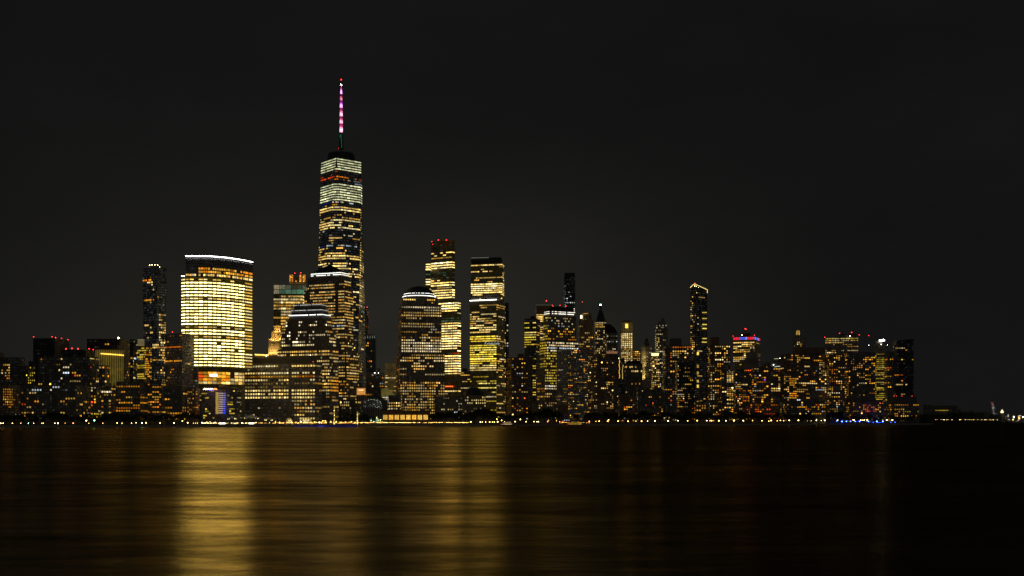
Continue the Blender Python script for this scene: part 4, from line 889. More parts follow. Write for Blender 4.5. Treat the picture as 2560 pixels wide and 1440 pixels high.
# low houses behind the trees, right half
random.seed(31)
for lab, x0, x1, yt, of in (('small dark house with few rooms lit right of the striped residential tower', 1392, 1425, 1012, 30), ('low apartment house with reddish rooms below the yellow bulb string', 1545, 1592, 985, 60),
   ('brown apartment house with triple rows of small orange windows under the gold crown block', 1590, 1652, 968, 100), ('low dark apartment house with blue and white rooms right of centre', 1648, 1692, 975, 70),
   ('low apartment house at the foot of the slanted crown tower', 1736, 1772, 1004, 60), ('wide low apartment house with red and gold rooms under the rounded apartment house', 1952, 2064, 1002, 46), ('small terrace house before the stepped apartments', 1770, 1802, 1000, 60),
   ('dark low block beneath the white floor tower', 2064, 2112, 1012, 40), ('low house with a few orange windows left of the harbour terminal', 2190, 2216, 1004, 44)):
    T('low_apartment_house', lab, of, [('block', x0, x1, yt)], 4.8, 5.2, .52, .5, p=.24, pal='res', br=.75, cat=AP, mat=random.choice(['brick', 'dark', 'granite']), minz=4)
T('shore_annex', 'low annex with pairs of white windows left of the pinstriped residential tower', 80, [('block', 1330, 1392, 1003)], 5, 6, .5, .5, p=.35, pal='warm', br=.6, cat=OF, mat='granite')

# ================================================================== floodlights on facades (lit in the photograph)
for i, (px, py, Y, pw, col, r) in enumerate(LAMPS):
    ld = bpy.data.lights.new('facade_floodlight', 'SPOT'); ld.energy = pw * 1.6; ld.color = col; ld.shadow_soft_size = r * .5; ld.spot_size = math.radians(120); ld.spot_blend = .8
    o = bpy.data.objects.new('facade_floodlight', ld); COL.objects.link(o); o.location = PT(px, py, Y); o.rotation_euler = (math.radians(125), 0, 0)

# ================================================================== ground, river, promenade
def shore_pt(px, d=0): Y = shore(px) + d; return (X(px, Y), Y)
pts = [shore_pt(px) for px in (-420, 0, 640, 1280, 1900, 2296)]
far = [(pts[-1][0] + 60, pts[-1][1] + 90), (pts[-1][0] - 150, 4300), (-1400, 4300)]
V = [(x, y, GZ) for x, y in pts + far]
g = link('ground', mesh('ground', V, [tuple(range(len(V)))]), wall('paving', (.10, .095, .085), .8, None, .05)); g['kind'] = 'structure'
edge = pts + far[:1]
V = [(x, y - .6, -4) for x, y in edge] + [(x, y - .6, GZ + .12) for x, y in edge] + [(x, y + .5, GZ + .12) for x, y in edge]
n = len(edge)
Fc = [(i, i + 1, n + i + 1, n + i) for i in range(n - 1)] + [(n + i, n + i + 1, 2 * n + i + 1, 2 * n + i) for i in range(n - 1)]
sw = link('seawall', mesh('seawall', V, Fc), W['conc']); tag(sw, 'long dark stone seawall along the city waterfront', 'wall')

def water_mat():
    m, nt, out = new_mat('river_water')
    geo = nt.nodes.new('ShaderNodeNewGeometry')
    def noise(sx, sy, sc, det, ro=.55):
        mp = nt.nodes.new('ShaderNodeMapping'); mp.inputs['Scale'].default_value = (sx, sy, 1)
        nt.links.new(geo.outputs['Position'], mp.inputs[0])
        n = nt.nodes.new('ShaderNodeTexNoise'); n.inputs['Scale'].default_value = sc; n.inputs['Detail'].default_value = det; n.inputs['Roughness'].default_value = ro
        nt.links.new(mp.outputs[0], n.inputs['Vector']); return n
    n1 = noise(.012, .045, 1, 7, .62)      # broad wind bands
    n2 = noise(.13, .30, 1, 6, .62)            # ripples near the viewer
    add = nt.nodes.new('ShaderNodeMath'); add.operation = 'MULTIPLY_ADD'; add.inputs[1].default_value = .75
    nt.links.new(n2.outputs['Fac'], add.inputs[0]); nt.links.new(n1.outputs['Fac'], add.inputs[2])
    mr = nt.nodes.new('ShaderNodeMapRange'); mr.inputs[1].default_value = .65; mr.inputs[2].default_value = 1.1; mr.inputs[3].default_value = .27; mr.inputs[4].default_value = .185
    nt.links.new(add.outputs[0], mr.inputs[0])
    bp = nt.nodes.new('ShaderNodeBump'); bp.inputs['Strength'].default_value = .08; bp.inputs['Distance'].default_value = 1.0
    nt.links.new(add.outputs[0], bp.inputs['Height'])
    gl = nt.nodes.new('ShaderNodeBsdfGlossy'); gl.inputs[0].default_value = (1, .78, .36, 1)
    nt.links.new(mr.outputs[0], gl.inputs['Roughness']); nt.links.new(bp.outputs[0], gl.inputs['Normal'])
    df = nt.nodes.new('ShaderNodeBsdfDiffuse'); df.inputs[0].default_value = (.012, .014, .014, 1)
    fr = nt.nodes.new('ShaderNodeFresnel'); fr.inputs['IOR'].default_value = 1.33
    mr2 = nt.nodes.new('ShaderNodeMapRange'); mr2.inputs[1].default_value = .62; mr2.inputs[2].default_value = 1.13; mr2.inputs[3].default_value = .25; mr2.inputs[4].default_value = .92
    nt.links.new(add.outputs[0], mr2.inputs[0])
    mu = nt.nodes.new('ShaderNodeMath'); mu.operation = 'MULTIPLY'; mu.use_clamp = True
    mrf = nt.nodes.new('ShaderNodeMapRange'); mrf.inputs[1].default_value = .2; mrf.inputs[2].default_value = 1.0; mrf.inputs[3].default_value = .86; mrf.inputs[4].default_value = .72
    nt.links.new(fr.outputs[0], mrf.inputs[0])
    nt.links.new(mrf.outputs[0], mu.inputs[0]); nt.links.new(mr2.outputs[0], mu.inputs[1])
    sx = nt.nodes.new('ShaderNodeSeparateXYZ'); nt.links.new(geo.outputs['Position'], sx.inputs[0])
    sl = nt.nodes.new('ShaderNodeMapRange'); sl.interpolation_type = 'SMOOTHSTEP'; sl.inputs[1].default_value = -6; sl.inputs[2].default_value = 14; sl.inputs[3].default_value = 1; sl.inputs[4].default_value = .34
    nt.links.new(sx.outputs['X'], sl.inputs[0])  # reflections darkened towards the right, painted into the reflectivity
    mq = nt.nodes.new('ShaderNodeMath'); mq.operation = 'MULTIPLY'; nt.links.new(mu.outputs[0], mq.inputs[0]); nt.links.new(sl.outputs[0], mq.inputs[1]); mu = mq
    mx = nt.nodes.new('ShaderNodeMixShader')
    nt.links.new(mu.outputs[0], mx.inputs[0]); nt.links.new(df.outputs[0], mx.inputs[1]); nt.links.new(gl.outputs[0], mx.inputs[2])
    nt.links.new(mx.outputs[0], out.inputs[0]); return m
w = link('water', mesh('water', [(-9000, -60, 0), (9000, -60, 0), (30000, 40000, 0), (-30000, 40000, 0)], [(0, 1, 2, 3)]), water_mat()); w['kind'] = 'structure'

# ------------------------------------------------------------------ trees
def leaf_mat():
    m, nt, out = new_mat('foliage')
    p = nt.nodes.new('ShaderNodeBsdfPrincipled'); geo = nt.nodes.new('ShaderNodeNewGeometry')
    n = nt.nodes.new('ShaderNodeTexNoise'); n.inputs['Scale'].default_value = .4; nt.links.new(geo.outputs['Position'], n.inputs['Vector'])
    r = nt.nodes.new('ShaderNodeMix'); r.data_type = 'RGBA'; r.inputs[6].default_value = (.02, .035, .012, 1); r.inputs[7].default_value = (.07, .10, .03, 1)
    nt.links.new(n.outputs['Fac'], r.inputs[0]); nt.links.new(r.outputs[2], p.inputs['Base Color']); p.inputs['Roughness'].default_value = .7
    nt.links.new(p.outputs[0], out.inputs[0]); return m
LEAF = leaf_mat(); BARK = wall('bark', (.07, .05, .035), .9)
def tree_meshes(seed, h=12.0, spread=5.2):
    rnd = random.Random(seed); V, Fc = [], []
    clumps = [(Vector((rnd.uniform(-.62, .62) * spread, rnd.uniform(-.62, .62) * spread, h * rnd.uniform(.42, .86))), rnd.uniform(.28, .48) * spread) for _ in range(11)]
    clumps.append((Vector((0, 0, h * .86)), spread * .34))
    for c, r in clumps:
        for _ in range(52):
            d = Vector((rnd.gauss(0, 1), rnd.gauss(0, 1), rnd.gauss(0, .8))).normalized() * r * rnd.uniform(.45, 1.08)
            p = c + d; s = rnd.uniform(.35, .75); a = Vector((rnd.gauss(0, 1), rnd.gauss(0, 1), rnd.gauss(0, 1))).normalized(); e = a.orthogonal().normalized()
            i = len(V); V += [p - a * s, p - e * s * .6, p + a * s, p + e * s * .6]; Fc.append((i, i + 1, i + 2, i + 3))
    tv, tf = tube([(0, 0, -.3), (.15, 0, h * .25), (.05, .1, h * .5), (0, 0, h * .8)], [.42, .33, .24, .08], 7)
    for k in range(5):
        a = k * 1.3 + seed; v, f = tube([(0.1, 0, h * (.3 + .05 * k)), (math.cos(a) * spread * .55, math.sin(a) * spread * .55, h * (.5 + .05 * k))], [.18, .05], 5)
        o = len(tv); tv += v; tf += [tuple(i + o for i in q) for q in f]
    return mesh('crown', V, Fc), mesh('trunk', tv, tf)
TREES = [tree_meshes(s) for s in range(6)]
def tree(px, off, ytop, label, group, w=1.0, base=GZ, Y=None):
    Y = Y or shore(px) + off; k = random.randrange(6)
    h = max(4, Z(ytop, Y) - base)
    r = bpy.data.objects.new('waterfront_tree', None); COL.objects.link(r); r.location = (X(px, Y), Y, base)
    s = h / 12.0; r.scale = (s * w, s * w, s); r.rotation_euler = (0, 0, random.uniform(0, 6.3)); tag(r, label, 'tree', group)
    link('crown', TREES[k][0], LEAF, r); link('trunk', TREES[k][1], BARK, r)
random.seed(11)
groups = [
 ('dark leafy tree on the promenade below the left apartment blocks', 'trees along the left promenade', [(x, 15 + random.uniform(0, 16), 1036 + random.uniform(-7, 7)) for x in range(-30, 500, 15)]),
 ('dark tree in front of the arched glass hall', 'trees by the arched glass hall', [(866, 20, 1033), (876, 26, 1030), (886, 22, 1034), (905, 22, 1037), (913, 26, 1035), (922, 24, 1039), (932, 26, 1041), (850, 30, 1042)]),
 ('dark tree in the grove between the shop podium and the white-line tower', 'trees in the middle grove', [(x, 18 + random.uniform(0, 14), y) for x, y in ((1083, 1032), (1094, 1029), (1105, 1033), (1117, 1031), (1128, 1027), (1140, 1031), (1152, 1029), (1163, 1033), (1175, 1030), (1187, 1024), (1198, 1020), (1209, 1020), (1220, 1023), (1230, 1028), (1242, 1034), (1254, 1033), (1265, 1035), (1276, 1036))]),
 ('dark tree before the striped residential towers', 'trees before the residential towers', [(x, 18 + random.uniform(0, 12), y) for x, y in ((1290, 1037), (1302, 1034), (1314, 1030), (1326, 1025), (1338, 1028), (1350, 1024), (1361, 1020), (1373, 1019), (1385, 1022), (1396, 1028), (1472, 1032), (1484, 1030), (1440, 1036))]),
 ('dark tree in the long row left of the blue lamps', 'trees along the right promenade', [(x, 16 + random.uniform(0, 14), 1033 + random.uniform(-6, 6)) for x in list(range(1500, 2100, 13))]),
 ('dark tree behind the blue lamps at the right tip', 'trees at the right tip', [(x, 18 + random.uniform(0, 20), 1040 + random.uniform(-5, 4)) for x in range(2104, 2290, 14)]),
]
for lab, grp, L in groups:
    for px, of, yt in L: tree(px, of, yt, lab, grp, random.uniform(.85, 1.15))

# ------------------------------------------------------------------ promenade lamps
def lamp_set(kind, col, st):
    me = ico('globe_' + kind, .42, 1); me.materials.append(glow('lamp_globe_' + kind, col, st)); return me
GLOBES = {'w': lamp_set('white', (1, .76, .34), 15), 'y': lamp_set('yellow', (1, .62, .12), 15), 'g': lamp_set('green', (.25, 1, .5), 18), 'r': lamp_set('red', (1, .3, .12), 13), 'b': lamp_set('blue', (.02, .06, 1), 70), 'o': lamp_set('orange', (1, .4, .04), 14)}
pv, pf = tube([(0, 0, 0), (0, 0, .5), (0, 0, 3.7)], [.16, .09, .06], 6); POLE = mesh('pole', pv, pf); POLE.materials.append(W['metal'])
cv, cf = lathe((0, 0), [(.3, 4.33), (.18, 4.5), (.02, 4.56)], 8); CAP = mesh('cap', cv, cf); CAP.materials.append(W['metal'])
NAMES = {'w': 'white', 'y': 'warm yellow', 'g': 'green', 'r': 'reddish', 'b': 'vivid blue', 'o': 'orange'}
def where(px):
    for lim, t in ((260, 'below the long apartment slab at far left'), (500, 'before the terrace apartments left of the neon hotel'), (660, 'below the neon hotel and tents'), (905, 'on the ferry landing under the granite block'), (1180, 'by the shop podium'),
                   (1300, 'below the white-line tower'), (1480, 'before the striped residential towers'), (1700, 'before the trees right of the moored ferry'), (1900, 'below the slanted crown tower'), (2100, 'below the rounded apartment house'), (2300, 'at the right tip of the city'), (9999, 'on the far island shore')):
        if px < lim: return t
def lamp(px, py, kind='w', size=1.0, off=5, Y=None, base=GZ):
    Y = Y or shore(px) + off; h = max(2.2, Z(py, Y) - base); s = h / 4.0
    r = bpy.data.objects.new('street_lamp', None); COL.objects.link(r); r.location = (X(px, Y), Y, base)
    big = ' large' if size > 1.3 else ''
    tag(r, 'lamp post with%s %s globe %s' % (big, NAMES[kind], where(px)), 'street lamp', '%s%s lamps %s' % (NAMES[kind], big, where(px)))
    p = link('pole', POLE, None, r); p.scale = (1, 1, s * 1.0)
    o = link('lamp_globe', GLOBES[kind], None, r, (0, 0, h)); k = size * Y / 1400; o.scale = (k, k, k)
    c = link('lamp_cap', CAP, None, r, (0, 0, h - 4.0 * k - .0)); c.scale = (k, k, k)
LL = [(2, 1058, 'w'), (8, 1058, 'w'), (31, 1059, 'y'), (52, 1058, 'w', .6), (71, 1059, 'g', .8), (84, 1058.5, 'w', .9), (104, 1058, 'w', .6), (108, 1059, 'y'), (137, 1058.5, 'w'), (145, 1058.5, 'w', 1.4), (163, 1059, 'o', .6), (183, 1058, 'r', 1.1), (216, 1051.5, 'w', 1.5), (236, 1051, 'g', 1.8), (222, 1058, 'y', .7), (257, 1058, 'r'),
 (293, 1057.5, 'w', 1.1), (305, 1058, 'y', .8), (329, 1058, 'y'), (340, 1057, 'w', .8), (355, 1057.5, 'g', 1.6), (365, 1057, 'y', 1.4), (400, 1057.5, 'w'), (435, 1057.5, 'w', 1.3), (456, 1052.5, 'y', 1.2), (469, 1057, 'w', 1.3), (505, 1056.5, 'w', 1.4), (484, 1059, 'y', .6), (489, 1059, 'y', .6), (494, 1059, 'y', .6),
 (517, 1055.5, 'y', 1), (525, 1055, 'w', .8), (538, 1056, 'w', 1.2), (533, 1059, 'y', .8), (513, 1059, 'w', 1), (520, 1059, 'w', 1), (605, 1057, 'w', .9), (616, 1058, 'y', .8), (640, 1056, 'w', .9), (689, 1055, 'y', .9), (699, 1056, 'y', 1.2), (719, 1056, 'y', .8), (729, 1056, 'y', 1.3), (752, 1053.5, 'w', 1.4), (760, 1056, 'y', 1.3), (775, 1057, 'o', .8), (786, 1055, 'y', 1.2), (798, 1056, 'w', 1.5), (807, 1052, 'y', 1.1), (813, 1052, 'y', 1), (827, 1054, 'y', 1.2), (834, 1054, 'y', 1), (841, 1054, 'y', 1.3), (854, 1056, 'o', 1), (864, 1055, 'y', 1.1), (872, 1057, 'o', .8), (879, 1054, 'y', 1.2), (888, 1057, 'o', .7), (897, 1056, 'y', .7),
 (1177, 1054.5, 'y', 1.3), (1201, 1055, 'w', 1.2), (1206, 1055, 'y', .9), (1214, 1055, 'y', 1), (1224, 1055, 'w', 1.2), (1231, 1055, 'y', 1.1), (1236, 1055, 'y', 1.1), (1244, 1054.5, 'w', 1.5), (1242, 1048, 'y', 1.1), (1254, 1051, 'y', 1.2), (1261, 1054, 'w', .7), (1288, 1054, 'w', 1.2), (1301, 1048.5, 'y', 1.5), (1315, 1054, 'y', 1.3), (1335, 1054, 'y', 1), (1342, 1054, 'w', 1), (1346, 1054, 'w', 1), (1369, 1054, 'r', .9), (1371, 1051, 'w', .5), (1391, 1052, 'o', .7), (1399, 1054, 'r', .8), (1407, 1054, 'r', .6),
 (1473, 1053.5, 'r', 1.1), (1490, 1053.5, 'o', .8), (1498, 1053, 'y', 1.2), (1519, 1053, 'y', 1.2), (1522, 1049.5, 'w', .8), (1545, 1053, 'y', 1.3), (1570, 1053, 'y', 1.2), (1590, 1053, 'w', .6), (1604, 1053, 'y', 1.4), (1619, 1052.5, 'w', .9), (1637, 1052.5, 'w', 1.2), (1670, 1052, 'w', 1.4), (1695, 1051.7, 'w', 1.1), (1719, 1051.7, 'y', 1.2), (1743, 1051.5, 'y', 1.4), (1767, 1051.5, 'w', 1.1), (1775, 1052, 'r', 1), (1779, 1051.5, 'y', 1.2), (1797, 1051.8, 'y', 1.5), (1815, 1052, 'w', 1), (1835, 1051.2, 'y', 1.8), (1858, 1051.5, 'w', 1.3), (1881, 1051.3, 'y', .9),
 (1905, 1051.5, 'y', 1), (1922, 1053, 'y', .9), (1928, 1051, 'w', 1.3), (1943, 1052, 'o', 1), (1951, 1051, 'y', 1.1), (1959, 1052, 'o', .9), (1973, 1051, 'w', 1.2), (1996, 1050.8, 'y', 1.5), (2041, 1050.6, 'w', 1.2), (2053, 1051.5, 'w', .7), (2062, 1050.6, 'w', 1.3), (2019, 1052, 'y', .5), (2028, 1052, 'y', .5),
 (2094, 1050.5, 'w', 1), (2134, 1049.8, 'w', 1.8), (2152, 1050, 'w', 1), (2157, 1050.6, 'y', 1), (2161, 1050, 'w', 1), (2168, 1049.8, 'w', 1.1), (2217, 1050, 'w', 1.2), (2231, 1050, 'y', 1.6)]
for t in LL: lamp(*t)
for px, s in ((2092, .7), (2105, 1.3), (2116, 1.3), (2127, .7), (2138, 1), (2149, 1.1), (2171, 1.1), (2192, 1.6), (2207, 1.5)): lamp(px, 1053.4, 'b', s, 3)
for px in (2183, 2195, 2200, 2227, 2238): lamp(px, 1057.3, 'b', .5, 1.5)

# strings of bulbs along the quay; the longest is added for a light trail
bm = bmesh.new(); bmesh.ops.create_icosphere(bm, subdivisions=1, radius=.26)
iv = [v.co.copy() for v in bm.verts]; fi = [tuple(v.index for v in f.verts) for f in bm.faces]; bm.free()
def garland(px0, px1, step, label, col, st, h=2.3):
    r = bpy.data.objects.new('bulb_garland', None); COL.objects.link(r); pm = (px0 + px1) / 2
    o0 = Vector((X(pm, shore(pm) + 2), shore(pm) + 2, GZ)); r.location = o0; tag(r, label, 'string lights')
    gp = []
    n = int((px1 - px0) / step)
    for k in range(n):
        px = px0 + k * step; Y = shore(px) + 2; gp.append(Vector((X(px, Y), Y, GZ + h + .35 * abs(math.sin(k * .45)))))
    V, Fc = tube(gp, .05, 4); link('cable', mesh('cable', V, Fc, o0), W['metal'], r)
    bv, bfc = [], []
    for p in gp:
        if random.random() < .2: continue
        k = random.uniform(.5, 1.15); o = len(bv); bv += [p + v * k for v in iv]; bfc += [tuple(i + o for i in f) for f in fi]
    x = link('bulb', mesh('bulb', bv, bfc, o0), glow('garland_bulb_%g' % col[1], col, st), r); x['kind'] = 'stuff'
    for k in range(0, n, 9):
        p = gp[k]; V, Fc = tube([(p.x, p.y, GZ), p], .06, 5); link('post', mesh('post', V, Fc, o0), W['metal'], r)
garland(902, 1176, 2.52, 'long garland of warm bulbs added for a light trail before the shop podium', (1, .58, .13), 20)
garland(506, 642, 2.9, 'garland of pale bulbs along the quay below the hotel and tents', (1, .70, .28), 16, 1.9)
garland(642, 900, 2.9, 'garland of orange bulbs along the quay above the blue ferry landing', (1, .5, .1), 15, 2.0)
garland(1400, 1480, 3.2, 'short garland of orange bulbs along the quay behind the moored ferry', (1, .4, .06), 12, 2.0)
# ------------------------------------------------------------------ ferry landing, tents, pavilion, pylons, ferry
Yl = shore(765) - 9
r = bpy.data.objects.new('ferry_landing', None); COL.objects.link(r); o0 = Vector((X(765, Yl), Yl, 0)); r.location = o0
tag(r, 'long floating ferry landing with blue lit side under the granite block', 'pier')
V, Fc = box_vf(X(640, Yl), X(892, Yl), Yl, Yl + 8, -.8, 2.0); link('pontoon', mesh('pontoon', V, Fc, o0), W['blue'], r)
V, Fc = box_vf(X(640, Yl), X(892, Yl), Yl - .15, Yl + 8.1, 2.05, 2.4); link('deck', mesh('deck', V, Fc, o0), W['conc'], r)
V, Fc = box_vf(X(720, Yl), X(885, Yl), Yl + 1, Yl + 7.5, 6.0, 6.5); can = link('canopy', mesh('canopy', V, Fc, o0), W['white'], r)
for k in range(14):
    xx = X(722 + k * 12.4, Yl); V, Fc = tube([(xx, Yl + 1.3, 2.4), (xx, Yl + 1.3, 6.0)], .14, 6); link('canopy_post', mesh('canopy_post', V, Fc, o0), W['metal'], r)
    V, Fc = box_vf(xx + 1, xx + 3.4, Yl + 3, Yl + 3.2, 5.5, 5.8); link('canopy_light', mesh('canopy_light', V, Fc, o0), glow('landing_light', (1, .58, .14), 5), can)
for k in range(3):
    xx = X(655 + k * 70, Yl); V, Fc = box_vf(xx, xx + 7, Yl - .35, Yl - .2, .8, 1.1); link('hull_light', mesh('hull_light', V, Fc, o0), glow('hull_blue', (.05, .08, 1), 1.2), r)

def tent(px, w, ytop, ybot, label):
    Y = shore(px) + 14; o0 = Vector((X(px, Y), Y, GZ)); r = bpy.data.objects.new('canopy_tent', None); COL.objects.link(r); r.location = o0; tag(r, label, 'tent')
    rw = w / 2 * Y / F; zt_, zb_ = Z(ytop, Y), Z(ybot, Y)
    n = 8; V, Fc = [], []
    for i, (f, e) in enumerate(((0.03, 1), (.3, .62), (.62, .28), (1, 0))):
        for k in range(n):
            a = 2 * math.pi * (k + .5) / n; V.append((o0.x + rw * f * math.cos(a), o0.y + rw * .6 * f * math.sin(a), zb_ + (zt_ - zb_) * e))
    for i in range(3):
        for k in range(n): Fc.append((i * n + k, (i + 1) * n + k, (i + 1) * n + (k + 1) % n, i * n + (k + 1) % n))
    link('tent_roof', mesh('tent_roof', V, Fc, o0), wall('lit_canvas', (.7, .66, .55), .8, (.05, .042, .026)), r)  # light from below painted on the canvas as emission
    V, Fc = tube([(o0.x, o0.y, GZ), (o0.x, o0.y, zt_ + .6)], .2, 6); link('mast', mesh('mast', V, Fc, o0), W['metal'], r)
    for k in range(n):
        a = 2 * math.pi * (k + .5) / n; p = (o0.x + rw * math.cos(a), o0.y + rw * .6 * math.sin(a))
        V, Fc = tube([(*p, GZ), (*p, zb_)], .1, 5); link('tent_pole', mesh('tent_pole', V, Fc, o0), W['metal'], r)
        if k % 2: 
            q = link('tent_light', beacon_mesh('warm'), None, r); q.location = Vector((p[0] * .7 + o0.x * .3, p[1] - .5, zb_ - .6)) - o0; q.scale = (.16,) * 3
tent(628, 58, 1036, 1045, 'wide pale canopy tent with pointed roof, right of the hotel'); tent(580, 34, 1040, 1046, 'smaller pale canopy tent in front of the hotel')
tent(672, 30, 1043, 1049, 'small glowing canopy tent left of the ferry landing')
# bright market stalls
for px, w_, lab in ((554, 16, 'brightly lit white market stall below the hotel'), (627, 13, 'brightly lit market stall under the wide canopy tent')):
    Y = shore(px) + 7; o0 = Vector((X(px, Y), Y, GZ)); r = bpy.data.objects.new('market_stall', None); COL.objects.link(r); r.location = o0; tag(r, lab, 'stall')
    hw = w_ / 2 * Y / F
    V, Fc = box_vf(o0.x - hw, o0.x + hw, Y, Y + 3, GZ, GZ + 1.0); link('counter', mesh('counter', V, Fc, o0), W['metal'], r)
    V, Fc = box_vf(o0.x - hw, o0.x + hw, Y + 2.8, Y + 3, GZ + 1, GZ + 2.6); link('back_panel', mesh('back_panel', V, Fc, o0), glow('stall_light', (1, .95, .8), 2.6), r)
    V = [(o0.x - hw - .3, Y - .6, GZ + 2.7), (o0.x + hw + .3, Y - .6, GZ + 2.7), (o0.x + hw + .3, Y + 3.2, GZ + 3.2), (o0.x - hw - .3, Y + 3.2, GZ + 3.2)]; link('awning', mesh('awning', V, [(0, 1, 2, 3)], o0), W['white'], r)
    for sx_ in (-1, 1):
        V, Fc = tube([(o0.x + sx_ * hw, Y - .4, GZ), (o0.x + sx_ * hw, Y - .4, GZ + 2.7)], .07, 5); link('post', mesh('post', V, Fc, o0), W['metal'], r)
# arched trellis pavilion
def trellis(px, w_, ytop, label):
    Y = shore(px) + 16; o0 = Vector((X(px, Y), Y, GZ)); r = bpy.data.objects.new('arched_pavilion', None); COL.objects.link(r); r.location = o0; tag(r, label, 'pavilion')
    hw = w_ / 2 * Y / F; zb_ = GZ + 2.4; hh = Z(ytop, Y) - zb_
    for j in range(3):
        P = [(o0.x + hw * math.cos(math.pi * k / 10), Y + j * 2.5, zb_ + hh * math.sin(math.pi * k / 10)) for k in range(11)]
        V, Fc = tube([(P[0][0], P[0][1], GZ)] + P + [(P[-1][0], P[-1][1], GZ)], .2, 5); link('arch', mesh('arch', V, Fc, o0), wall('lit_trellis', (.6, .52, .35), .6, (.55, .4, .1)), r)  # lighting of the arches painted as emission
    V, Fc = box_vf(o0.x - hw * .55, o0.x + hw * .55, Y + 5.3, Y + 5.6, zb_ - .5, zb_ + hh * .7); link('glass_wall', mesh('glass_wall', V, Fc, o0), glow('pavilion_wall', (1, .75, .3), .8), r)
trellis(763, 30, 1045, 'arched waterfront pavilion glowing gold under the granite block'); trellis(722, 15, 1045.5, 'small arched pavilion left of the larger glowing one')
# lit pylons
for px, y0, lab in ((836, 1015, 'tall slim pylon lit gold standing below the stepped tower'), (893.5, 1029, 'shorter white lit pylon left of the arched glass hall')):
    Y = shore(px) + 10; o0 = Vector((X(px, Y), Y, GZ)); r = bpy.data.objects.new('light_pylon', None); COL.objects.link(r); r.location = o0; tag(r, lab, 'pylon')
    V, Fc = tube([o0, o0 + Vector((0, 0, Z(y0, Y) - GZ))], [.75, .65], 4); link('shaft', mesh('shaft', V, Fc, o0), wall('lit_pylon', (.6, .55, .4), .6, (.55, .38, .07)), r)  # light on the shaft put into its material as emission
    V, Fc = tube([(o0.x, o0.y, Z(y0, Y)), (o0.x, o0.y, Z(y0, Y) + .6)], [.9, .2], 4); link('cap', mesh('cap', V, Fc, o0), W['metal'], r)
    for k in range(4):
        q = link('pylon_light', beacon_mesh('warm'), None, r); q.location = (0, -.9, 1.5 + k * (Z(y0, Y) - GZ - 2) / 4); q.scale = (.16,) * 3

def ferry(px, w_, label, cw=(1, .56, .06)):
    Y = shore(px) - 22; o0 = Vector((X(px, Y), Y, 0)); r = bpy.data.objects.new('ferry', None); COL.objects.link(r); r.location = o0; tag(r, label, 'ferry')
    h = w_ / 2 * Y / F
    sec = [(-1, .55, 1.9), (-.92, .95, 1.7), (-.3, 1, 1.5), (.5, 1, 1.5), (.85, .7, 1.8), (1.04, .04, 2.3)]
    V, Fc = [], []
    for f, b_, zt_ in sec:
        x = o0.x + f * h; bw = 3.2 * b_; V += [(x, Y - bw, zt_), (x - .05 * h, Y - bw * .75, -.5), (x - .05 * h, Y + bw * .75, -.5), (x, Y + bw, zt_)]
    for i in range(len(sec) - 1):
        for k in range(3): Fc.append((4 * i + k, 4 * i + k + 1, 4 * i + 5 + k, 4 * i + 4 + k))
        Fc.append((4 * i, 4 * i + 4, 4 * i + 7, 4 * i + 3))
    Fc += [(0, 3, 2, 1)]
    link('hull', mesh('hull', V, Fc, o0), W['dark'], r)
    for nm, a, e, z0_, z1_, bw in (('main_cabin', -.85, .6, 1.5, 4.0, 2.7), ('upper_deck', -.7, .4, 4.02, 6.2, 2.3)):
        V, Fc = box_vf(o0.x + a * h, o0.x + e * h, Y - bw, Y + bw, z0_, z1_); cab = link(nm, mesh(nm, V, Fc, o0), W['dark'], r)
        nw = 9
        for k in range(nw):
            x0 = o0.x + h * (a + (e - a) * (k + .25) / nw); x1 = o0.x + h * (a + (e - a) * (k + .85) / nw)
            V = [(x0, Y - bw - .06, z0_ + 1.0), (x1, Y - bw - .06, z0_ + 1.0), (x1, Y - bw - .06, z1_ - .6), (x0, Y - bw - .06, z1_ - .6)]
            link('window', mesh('window', V, [(0, 1, 2, 3)], o0), glow('ferry_window_%g' % cw[1], cw, .9), cab)
    V, Fc = box_vf(o0.x + .1 * h, o0.x + .38 * h, Y - 1.6, Y + 1.6, 6.22, 7.8); link('wheelhouse', mesh('wheelhouse', V, Fc, o0), W['dark'], r)
    V, Fc = tube([(o0.x, Y, 6.2), (o0.x, Y, 10)], .1, 5); link('mast', mesh('mast', V, Fc, o0), W['metal'], r)
    q = link('stern_light', beacon_mesh('red'), None, r); q.location = (-h * .98, 0, 2.6); q.scale = (.35,) * 3
ferry(1441, 42, 'moored ferry with two decks of yellow windows before the pinstriped residential tower')
ferry(1270, 34, 'small ferry with pale windows below the slim black tower', (1, .74, .34))

# ------------------------------------------------------------------ island and far harbour on the right
Yi = 3000
V = []
ip = [(2292, Yi - 100), (2400, Yi - 60), (2505, Yi - 30), (2512, Yi + 600), (2280, Yi + 600)]
V = [(X(px, Y), Y, 1.8) for px, Y in ip] + [(X(px, Y), Y, -3) for px, Y in ip]
g = link('island', mesh('island', V, [(0, 1, 2, 3, 4)] + [(5 + i, 5 + (i + 1) % 5, (i + 1) % 5, i) for i in range(5)]), MATS['paving']); g['kind'] = 'structure'
b = Bld('island_barracks', 'long low flat building with one yellow lit floor on the island at right', Yi + 60, 2360, OF)
fs = b.prism('main_wing', b.foot(2308, 2404, depth=40), 1022, None, 'dark'); b.win(fs, 4, 5, .7, .4, p=0, reg=[(2340, 1024, 2402, 1030, .8, 'yellow', .6, 'off')], mode='off', minz=0)
b.prism('upper_wing', b.foot(2322, 2394, dY=6, depth=26), 1014, 1022, 'dark', 6); b.prism('end_block', b.foot(2308, 2328, dY=8, depth=18), 1012, 1022, 'dark', 8); b.finish()
random.seed(17)
wv, wf_ = [], []
